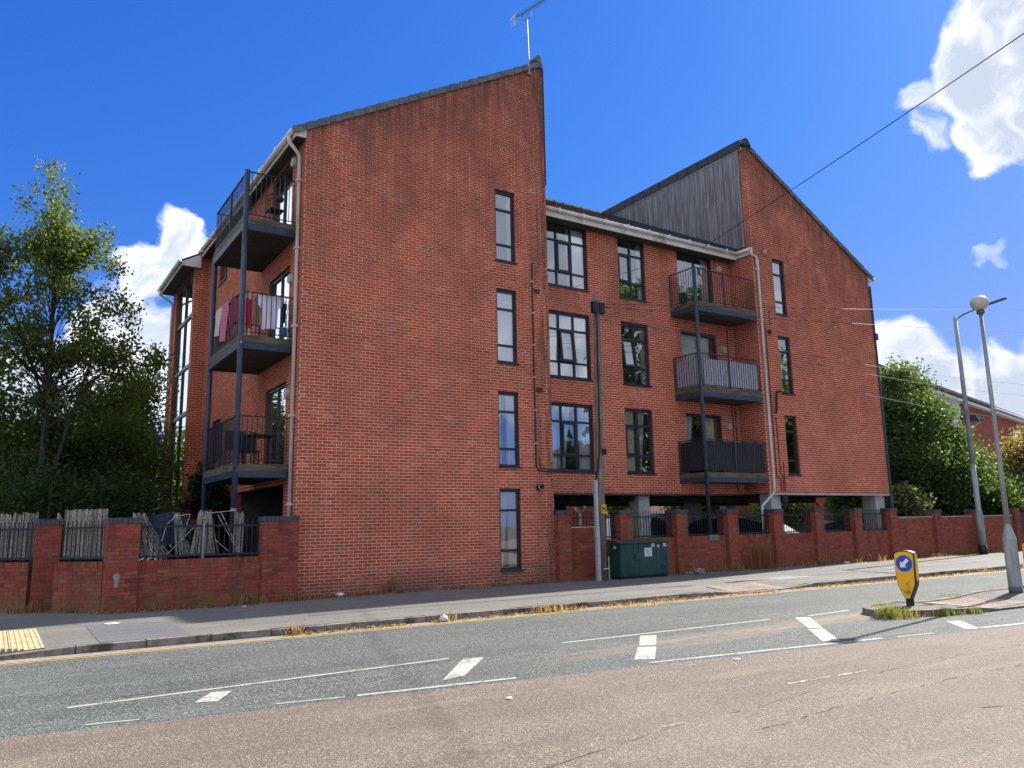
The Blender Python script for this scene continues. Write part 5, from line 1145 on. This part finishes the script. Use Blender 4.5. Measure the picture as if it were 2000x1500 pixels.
# ================================================================== PLANTS
NR = np.random.default_rng(11)
def leaf_mesh(name, centers, size, cols, parent=None, matname='leaf', droop=0.0, elong=1.5):
    """one folded leaf (two triangles) per centre, random orientation"""
    n = len(centers); c = np.asarray(centers, float)
    a = NR.normal(size=(n, 3)); a[:, 2] -= droop; a /= np.linalg.norm(a, axis=1)[:, None]
    b = NR.normal(size=(n, 3)); b -= (b * a).sum(1)[:, None] * a; b /= np.linalg.norm(b, axis=1)[:, None]
    nn = np.cross(a, b); s = (size * NR.uniform(.6, 1.35, n))[:, None]
    v = np.empty((n, 4, 3)); v[:, 0] = c - a * s * elong * .5; v[:, 1] = c + b * s * .5 + nn * s * .12; v[:, 2] = c + a * s * elong * .5; v[:, 3] = c - b * s * .5 + nn * s * .12
    me = bpy.data.meshes.new(name); o = bpy.data.objects.new(name, me); COL.objects.link(o)
    og = np.zeros(3)
    if parent is not None: og = np.array(ORG[parent.name]); o.parent = parent
    ORG[o.name] = Vector(og)
    me.vertices.add(4 * n); me.vertices.foreach_set('co', (v - og).astype(np.float32).ravel())
    idx = np.arange(n)[:, None] * 4; f = np.concatenate([idx + [0, 1, 2], idx + [0, 2, 3]], 1).reshape(-1)
    me.loops.add(6 * n); me.loops.foreach_set('vertex_index', f.astype(np.int32)); me.polygons.add(2 * n); me.polygons.foreach_set('loop_start', (np.arange(2 * n) * 3).astype(np.int32))
    me.update(calc_edges=True); me.materials.append(MATS[matname])
    at = me.attributes.new('tint', 'FLOAT_COLOR', 'POINT'); k = np.repeat(np.c_[np.asarray(cols), np.ones(n)], 4, axis=0); at.data.foreach_set('color', k.astype(np.float32).ravel())
    return o
def palette(n, cols, w, var=.22):
    cols = np.array(cols); i = NR.choice(len(cols), n, p=np.array(w) / sum(w)); return cols[i] * NR.uniform(1 - var, 1 + var, (n, 1))
def tree(name, base, height, lobes, nclump, nleaf, lsize, cols, w, label, cat='tree', group=None, trunk_r=.14, trunk_top=.75, clump_r=.34, bark='bark', lean=(0, 0), branches=46, shell=.45, droop=0.0, limbs=None, elong=1.5, zmin=.2, gap=(-.22, .9), start=(.45, .8)):
    """lobes: (dx, dy, z, rx, ry, rz) ellipsoids of the crown relative to the base"""
    bx, by, bz = base; t = empty(name, base, label, cat, group)
    L = np.array(lobes, float); vol = L[:, 3] * L[:, 4] * L[:, 5]; cl = []
    while len(cl) < nclump:
        k = NR.choice(len(L), p=vol ** .8 / (vol ** .8).sum()); d = NR.normal(size=3); d /= np.linalg.norm(d); r = NR.uniform(shell ** 2, 1) ** .5
        r *= 1 + .25 * mnoise.noise(Vector(d * 2.3) + Vector((k * 7, bx, by)))
        p = L[k, :3] + d * r * L[k, 3:]
        if p[2] < zmin: continue
        if mnoise.noise(Vector((p[0] * .9 + bx, p[1] * .9 + by, p[2] * .9)) * (gap[1] / .9)) < gap[0]: continue        # gaps
        cl.append(p)
    cl = np.array(cl) + np.array([bx, by, bz])
    # trunk and limbs
    top = Vector((bx + lean[0], by + lean[1], bz + height * trunk_top)); b0 = Vector(base); m = MB()
    tp_ = [b0 + (top - b0) * s + Vector((R.uniform(-.05, .05), R.uniform(-.05, .05), 0)) * (s > 0) for s in (0, .12, .3, .5, .7, .85, 1)]; m.tube(tp_, [trunk_r * q for q in (1.25, 1, .88, .7, .5, .32, .12)], 9)
    m.build('trunk', bark, t, smooth=True)
    br = MB()
    for g in (limbs or []): br.tube([Vector(p) for p in g[0]], g[1], 7)
    for i in NR.choice(len(cl), min(branches, len(cl)), replace=False):
        e = Vector(cl[i]); s = max(.12, min(.97, (e.z - bz) / (height * trunk_top) * R.uniform(*start))); st = b0 + (top - b0) * s; mdp = st.lerp(e, .5) + Vector((R.uniform(-.12, .12), R.uniform(-.12, .12), R.uniform(.0, .25)))
        r0 = max(.012, trunk_r * .32 * (1.05 - s)); br.tube([st, mdp, e], [r0, r0 * .6, .006], 5)
    br.build('branches', bark, t, smooth=True)
    per = nleaf // nclump; C = np.repeat(cl, per, 0) + NR.normal(size=(nclump * per, 3)) * clump_r * np.array([1, 1, .75])
    if droop: C[:, 2] -= np.abs(NR.normal(size=len(C))) * droop * .35
    C = C[C[:, 2] > bz + .03]
    leaf_mesh('crown', C, lsize, palette(len(C), cols, w), t, droop=droop, elong=elong)
    return t
GD = [(.065, .112, .034), (.092, .146, .042), (.125, .168, .046), (.052, .092, .032)]
GY = [(.100, .120, .028), (.14, .145, .036), (.07, .105, .03), (.20, .165, .04)]
# birch standing forward of the others
tree('birch_tree', (-4.55, 6.0, 0), 10.9, [(-.3, 0, 10.2, .7, .7, 1.15), (.15, 0, 9.0, 1.35, 1.0, .85), (-1.2, 0, 9.0, .7, .7, .8), (-.4, 0, 8.0, 1.4, 1.1, 1.0), (-1.35, .1, 8.3, .8, .8, .7), (.9, 0, 7.4, 1.1, .9, .9), (.8, 0, 6.3, 1.2, 1.0, 1.0), (1.85, 0, 6.4, .85, .7, .55), (1.7, 0, 5.4, .8, .7, .5), (-.6, .2, 6.4, 1.1, 1.0, 1.0), (.5, .1, 5.0, 1.3, 1.0, .8), (-1.6, 0, 6.6, .8, .8, 1.0), (-.2, 0, 8.9, 1.0, .9, .7)], 600, 26000, .066,
     GY + GD[:2], [4, 2, 4, .8, 2, 3], 'tall thin birch tree with sparse leaves against the sky at the left', trunk_r=.10, trunk_top=.93, clump_r=.155, branches=130, shell=.20, gap=(.05, 1.5), start=(.72, .93), droop=.5, lean=(-.25, 0),
     limbs=[([(-4.5, 6.0, 2.4), (-4.15, 6.0, 4.2), (-3.75, 6.0, 5.9), (-3.55, 6, 7.6)], [.06, .05, .035, .012]), ([(-3.95, 6.0, 5.0), (-3.3, 6.0, 5.9), (-2.5, 6, 6.5)], [.035, .026, .008]), ([(-4.65, 6, 4.6), (-5.3, 6.1, 6.5), (-6.0, 6.1, 8.2)], [.04, .03, .01])])
tree('dense_tree', (-6.3, 7.5, 0), 8.2, [(-.2, 0, 3.8, 1.6, 1.5, 3.0), (-.5, .3, 6.4, 1.0, 1.0, 1.7), (.7, 0, 2.4, 1.6, 1.3, 1.9)], 380, 38000, .068, GD + GY, [3, 4, 3, 1, 3, 2, 3, 1], 'dense dark green tree at the left edge in front of the birch', branches=40, group='trees beyond the garden wall', clump_r=.34)
tree('dense_tree', (-3.5, 8.4, 0), 5.2, [(0, 0, 2.9, 1.7, 1.3, 2.8), (.8, .2, 3.6, 1.1, 1.0, 1.7), (-.9, 0, 3.0, 1.3, 1.0, 2.6)], 430, 40000, .066, GD + GY[:1], [4, 4, 2, 2, 1.5], 'dark bushy tree below the birch branches', branches=36, group='trees beyond the garden wall', clump_r=.32)
tree('dense_tree', (-1.85, 11.0, 0), 7.4, [(0, 0, 3.2, 1.15, 1.1, 3.1), (-.5, .2, 5.2, 1.0, .9, 1.3), (.3, 0, 6.2, .55, .5, .8)], 330, 30000, .064, GD + GY, [3, 4, 3, 1, 2, 1, 3, .6], 'green tree close beside the glazed stair bay', branches=36, group='trees beyond the garden wall', clump_r=.30)
tree('dense_tree', (-4.5, 4.2, 0), 3.6, [(-.5, .4, 1.8, .9, .7, 1.5), (.7, .6, 1.7, .9, .7, 1.4), (1.7, .8, 1.7, .8, .6, 1.2)], 170, 15000, .062, [(.035, .062, .020), (.05, .085, .026), (.026, .048, .018)], [3, 2, 2], 'low dark bush in front of the birch trunk behind the reed screens', branches=20, group='trees beyond the garden wall', clump_r=.28, trunk_r=.06)
tree('distant_tree', (-3.4, 18, 0), 6.5, [(0, 0, 3.3, 2.6, 1.8, 2.6), (2.0, .5, 3.6, 1.4, 1.3, 2.2), (-2.6, 0, 3.6, 1.8, 1.5, 2.4)], 240, 15000, .14, GD + GY, [2, 3, 3, 1, 3, 2, 3, 1], 'bright leaved tree far behind the birch', branches=30, group='trees beyond the garden wall', clump_r=.45)
tree('distant_tree', (-7.6, 14, 0), 7.0, [(0, 0, 3.6, 2.0, 1.6, 2.8), (1.5, 0, 2.6, 1.7, 1.4, 2.3)], 220, 14000, .13, GD + GY, [2, 3, 3, 1, 3, 2, 2, 1], 'yellowish green tree far behind at the left edge', branches=30, group='trees beyond the garden wall', clump_r=.44)
tree('conifer', (-.72, 5.6, 0), 3.0, [(0, 0, 1.2, .75, .6, 1.3), (0, 0, 2.4, .42, .38, .9)], 230, 22000, .055, [(.014, .028, .016), (.022, .040, .020)], [1, 1], 'small dark conifer at the foot of the stair bay', clump_r=.14, branches=14, trunk_r=.05, elong=2.6)
# right hand side
tree('green_tree', (29.8, 3.2, 0), 8.9, [(-.2, 0, 6.7, 1.4, 1.3, 1.9), (-1.4, 0, 4.4, 1.8, 1.6, 2.4), (1.7, 0, 5.4, 1.5, 1.5, 1.7), (4.3, 0, 3.2, 2.0, 1.6, 1.4), (1.2, -.6, 3.2, 2.4, 1.7, 1.7), (3.2, -1.6, 2.3, 1.8, 1.2, .9), (5.4, -.8, 2.6, 1.1, .9, .9)], 600, 72000, .098,
     [(.040, .072, .026), (.058, .095, .032), (.080, .115, .040), (.105, .12, .045)], [3, 4, 3, .8], 'broad green tree overhanging the tall brick wall right of the block', trunk_r=.17, trunk_top=.8, clump_r=.33, branches=70, gap=(-.15, 1.3))
tree('autumn_tree', (37.2, 2.2, 0), 6.0, [(.6, 0, 3.4, 1.7, 1.3, 2.0), (2.3, 0, 4.2, 1.6, 1.3, 1.8), (1.5, -.3, 2.2, 2.0, 1.2, 1.3)], 280, 26000, .11, [(.17, .13, .05), (.23, .15, .06), (.12, .11, .04), (.28, .10, .05)], [4, 2, 3, .6], 'brownish yellow tree at the right edge behind the lamp post', clump_r=.36, branches=34)
def shrub(name, x, y, hgt, r, n, size, cols, label, group='shrubs seen under the building'):
    tree(name, (x, y, 0), hgt, [(0, 0, hgt * .6, r, r * .8, hgt * .42), (.3 * r, 0, hgt * .75, r * .6, r * .5, hgt * .3)], max(30, n // 90), n, size, cols, [1] * len(cols), label, 'shrub', group, trunk_r=.05, clump_r=.24, branches=16)
shrub('shrub', 18.6, 11, 2.9, .42, 3000, .11, [(.06, .10, .02), (.10, .14, .03)], 'bright green shrub beside the courtyard globe lamp')
tree('courtyard_tree', (25.0, 12.5, 0), 4.6, [(.2, 0, 3.0, 1.7, 1.5, 1.3), (-1.1, 0, 2.7, .8, .8, .6), (1.6, 0, 2.5, 1.2, 1.0, .8)], 130, 9000, .13, GD + [(.08, .06, .03)], [2, 2, 2, 1, 1.5], 'dark spreading tree in the courtyard behind the balcony post', trunk_r=.09, branches=34, clump_r=.3, group='shrubs seen under the building')
shrub('shrub', 27.2, 9.0, 3.4, 1.7, 9000, .13, [(.14, .17, .05), (.20, .21, .07), (.08, .12, .03)], 'pale yellow green leafy shrub under the right gable')
shrub('shrub', 31.5, 8.0, 3.2, 1.3, 6000, .13, [(.10, .14, .04), (.07, .11, .03)], 'green bush right of the last concrete column')
shrub('shrub', 25.8, 1.6, 2.6, 1.1, 5000, .11, [(.11, .13, .06), (.07, .09, .03), (.15, .16, .09)], 'pale leaved bush just behind the tall brick wall', 'bushes over the tall wall')
shrub('shrub', 34.0, 1.8, 2.3, 1.4, 5000, .12, [(.13, .15, .06), (.08, .11, .03)], 'light green bush over the wall by the lamp column', 'bushes over the tall wall')

C = []
for (x, y, h_, r) in ((35, -24, 21, 4.0), (38, -22, 19, 4.0), (42, -24, 17, 4.2), (47, -22, 12, 4.0), (52, -23, 10, 4.0), (29, -25, 6.5, 2.2)):
    for k in range(70):
        d = NR.normal(size=3); d /= np.linalg.norm(d); p = np.array([x, y, h_ * .55]) + d * np.array([r, r * .8, h_ * .45]) * NR.uniform(.4, 1) ** .5; C.append(p + NR.normal(size=(90, 3)) * .55)
C = np.concatenate(C); C = C[C[:, 2] > .2]
tl = leaf_mesh('treeline', C, .42, palette(len(C), GD, [1, 1, 1, 1])); tl['kind'] = 'stuff'
# dry weeds and leaf litter
def blades(mb, x, y, z, n, h, spread, cols, lean=.6, w=.008):
    for i in range(n):
        a = R.uniform(0, 6.28); bx, by = x + R.gauss(0, spread * .4), y + R.gauss(0, spread * .22); hh = h * R.uniform(.35, 1.1); k = R.uniform(.1, lean); c = R.choice(cols); f = R.uniform(.7, 1.25); c = tuple(q * f for q in c)
        dx, dy = math.cos(a) * hh * k, math.sin(a) * hh * k; px, py = -math.sin(a) * w, math.cos(a) * w
        mb.face([(bx - px, by - py, z), (bx + px, by + py, z), (bx + dx * .45 + px * .7, by + dy * .45 + py * .7, z + hh * .62), (bx + dx * .45 - px * .7, by + dy * .45 - py * .7, z + hh * .62)], 0, c)
        mb.face([(bx + dx * .45 - px * .7, by + dy * .45 - py * .7, z + hh * .62), (bx + dx * .45 + px * .7, by + dy * .45 + py * .7, z + hh * .62), (bx + dx, by + dy, z + hh * R.uniform(.8, 1.0))], 0, c)
DRY = [(.25, .14, .080), (.30, .185, .105), (.18, .095, .058), (.34, .24, .15)]; GRN = [(.10, .13, .03), (.16, .17, .05), (.22, .21, .09)]
m = MB()
for (x, y, n, h, s_) in ((-3.0, -.55, 60, .16, .35), (-1.15, -.62, 110, .30, .35), (-.2, -.55, 120, .24, .5), (.5, -.25, 90, .12, .8), (1.6, -.2, 60, .12, .8), (2.15, -.2, 80, .42, .25), (4.2, -.2, 50, .12, .8), (5.8, -.2, 60, .16, .6), (6.6, -.3, 50, .10, .5),
                        (11.7, -.4, 60, .18, .6), (13.0, -.35, 170, .30, .9), (13.6, -.35, 80, .26, .4), (15.0, -.4, 90, .2, .8), (17.0, -.4, 60, .2, .5), (17.6, -.3, 80, .3, .4), (19.0, -.45, 80, .25, .8), (20.6, -.4, 110, .3, .6), (22.0, -.4, 60, .2, .6), (24.5, -.4, 60, .2, .8), (29.5, -.4, 80, .15, 1.0), (-4.2, .35, 60, .12, .5), (-5.0, .8, 70, .3, .4)): blades(m, x, y, .0, n, h, s_, DRY, .9)
for i in range(520): blades(m, 14.62 + R.gauss(0, .26), -.40 + R.gauss(0, .08), 0, 1, .95, .05, [(.26, .11, .06), (.32, .15, .08)], .18, .006)
for (x, y, n, h, s_) in ((-1.62, -5.2, 55, .17, .25), (.95, -5.2, 60, .15, .3), (3.1, -5.2, 110, .16, .5), (3.6, -5.2, 60, .08, .6), (5.0, -5.2, 130, .10, 1.2), (6.0, -5.2, 90, .10, .6), (11.5, -5.2, 50, .07, 1.2), (13.5, -5.2, 40, .07, 1.5), (16, -5.2, 40, .07, 1.5), (18.3, -5.2, 60, .2, .6), (20.5, -5.2, 60, .2, .5)): blades(m, x, y, -.095, n, h, s_, DRY, 1.2)
stuff(m, 'dry_weeds', 'leaf', normals=False)
m = MB()
for (x, y, n, h, s_, c) in ((6.45, -9.75, 190, .24, .28, GRN), (6.65, -9.9, 90, .16, .25, GRN + DRY[:2]), (7.30, -10.12, 110, .15, .16, GRN), (7.55, -10.2, 60, .10, .2, GRN), (7.95, -10.3, 70, .13, .16, GRN), (7.0, -10.0, 90, .07, .5, DRY), (10.0, -8.65, 60, .12, .4, GRN), (10.6, -8.6, 30, .1, .3, GRN), (11.0, -8.9, 40, .2, .15, DRY)): blades(m, x, y, -.09, n, h * 1.15, s_ * 1.2, c, 1.1, .0035)
for i in range(40): blades(m, 6.38 + R.gauss(0, .1), -9.7 + R.gauss(0, .08), -.09, 1, .38, .02, GRN, .3, .005)
stuff(m, 'island_weeds', 'leaf', normals=False)
for k, (nm, n, f) in enumerate((('fallen_leaves', 1500, lambda: (R.uniform(-1.0, 7.0), -.16 - abs(R.gauss(0, .10)), .012)), ('fallen_leaves', 1700, lambda: (R.uniform(-1.5, 24), -5.16 - abs(R.gauss(0, .08)), -.088)), ('fallen_leaves', 900, lambda: (R.uniform(7, 28), -.36 - abs(R.gauss(0, .13)), .012)), ('fallen_leaves', 500, lambda: (R.uniform(-5.2, -.6), -.55 - abs(R.gauss(0, .12)) + (lambda q: q)(0), .012)))):
    C = [f() for _ in range(n)]
    if k == 3: C = [(x, y if x > -3.6 else y + (-3.6 - x) * 1.28, z) for x, y, z in C]
    keep = [c for c in C if mnoise.noise(Vector((c[0] * 1.4, c[1], k * 9.0))) > -.25]
    o = leaf_mesh(nm, keep, .042, palette(len(keep), DRY, [3, 2, 4, 1], .35)); o['kind'] = 'stuff'
# litter
def litter(x, y, z, r, m_, label, name='litter', flat=.4):
    m = MB(); n, k = 9, 6; pts = []
    for i in range(k + 1):
        for j in range(n):
            th, ph = math.pi * i / k, 2 * math.pi * j / n; q = r * (1 + .45 * mnoise.noise(Vector((math.cos(ph) * 2 + x, math.sin(ph) * 2 + y, th * 1.7)))); pts.append((x + q * math.sin(th) * math.cos(ph), y + q * math.sin(th) * math.sin(ph) * .8, z + r * flat + q * flat * math.cos(th)))
    for i in range(k):
        for j in range(n): m.face([pts[i * n + j], pts[i * n + (j + 1) % n], pts[(i + 1) * n + (j + 1) % n], pts[(i + 1) * n + j]])
    thing(m, name, m_, label, 'litter', normals=False)
litter(.86, -5.25, -.095, .07, 'litter', 'crumpled white litter in the gutter under the kerb', flat=.8); litter(.95, -.22, .0, .10, 'litter', 'pale rag at the foot of the gable wall'); litter(-1.35, -1.1, .0, .05, 'litter', 'small white scrap on the shaded pavement', flat=.2)

m = MB()
for i in range(26):
    c = Vector((11.4 + R.gauss(0, .16), -.75 + R.gauss(0, .10), .03 + abs(R.gauss(0, .05)))); v = Vector((R.uniform(-1, 1), R.uniform(-.5, .5), R.uniform(-.3, .3))).normalized() * R.uniform(.06, .16); m.bar(c - v, c + v, R.uniform(.02, .06), R.uniform(.006, .02))
stuff(m, 'debris', 'stone')
litter(18.6, -.6, 0, .12, 'litter', 'white scrap by the brick pier under the right gable', flat=.25); litter(-3.85, -2.55, .004, .11, 'litter', 'flat white paper at the shadow edge on the left pavement', flat=.08)
litter(-1.55, -11.0, -.1, .035, 'litter', 'tiny white scrap on the near lane', flat=.3); litter(1.65, -10.85, -.1, .05, 'litter', 'small white scrap below the white line', flat=.15)
bpy.context.view_layer.update()
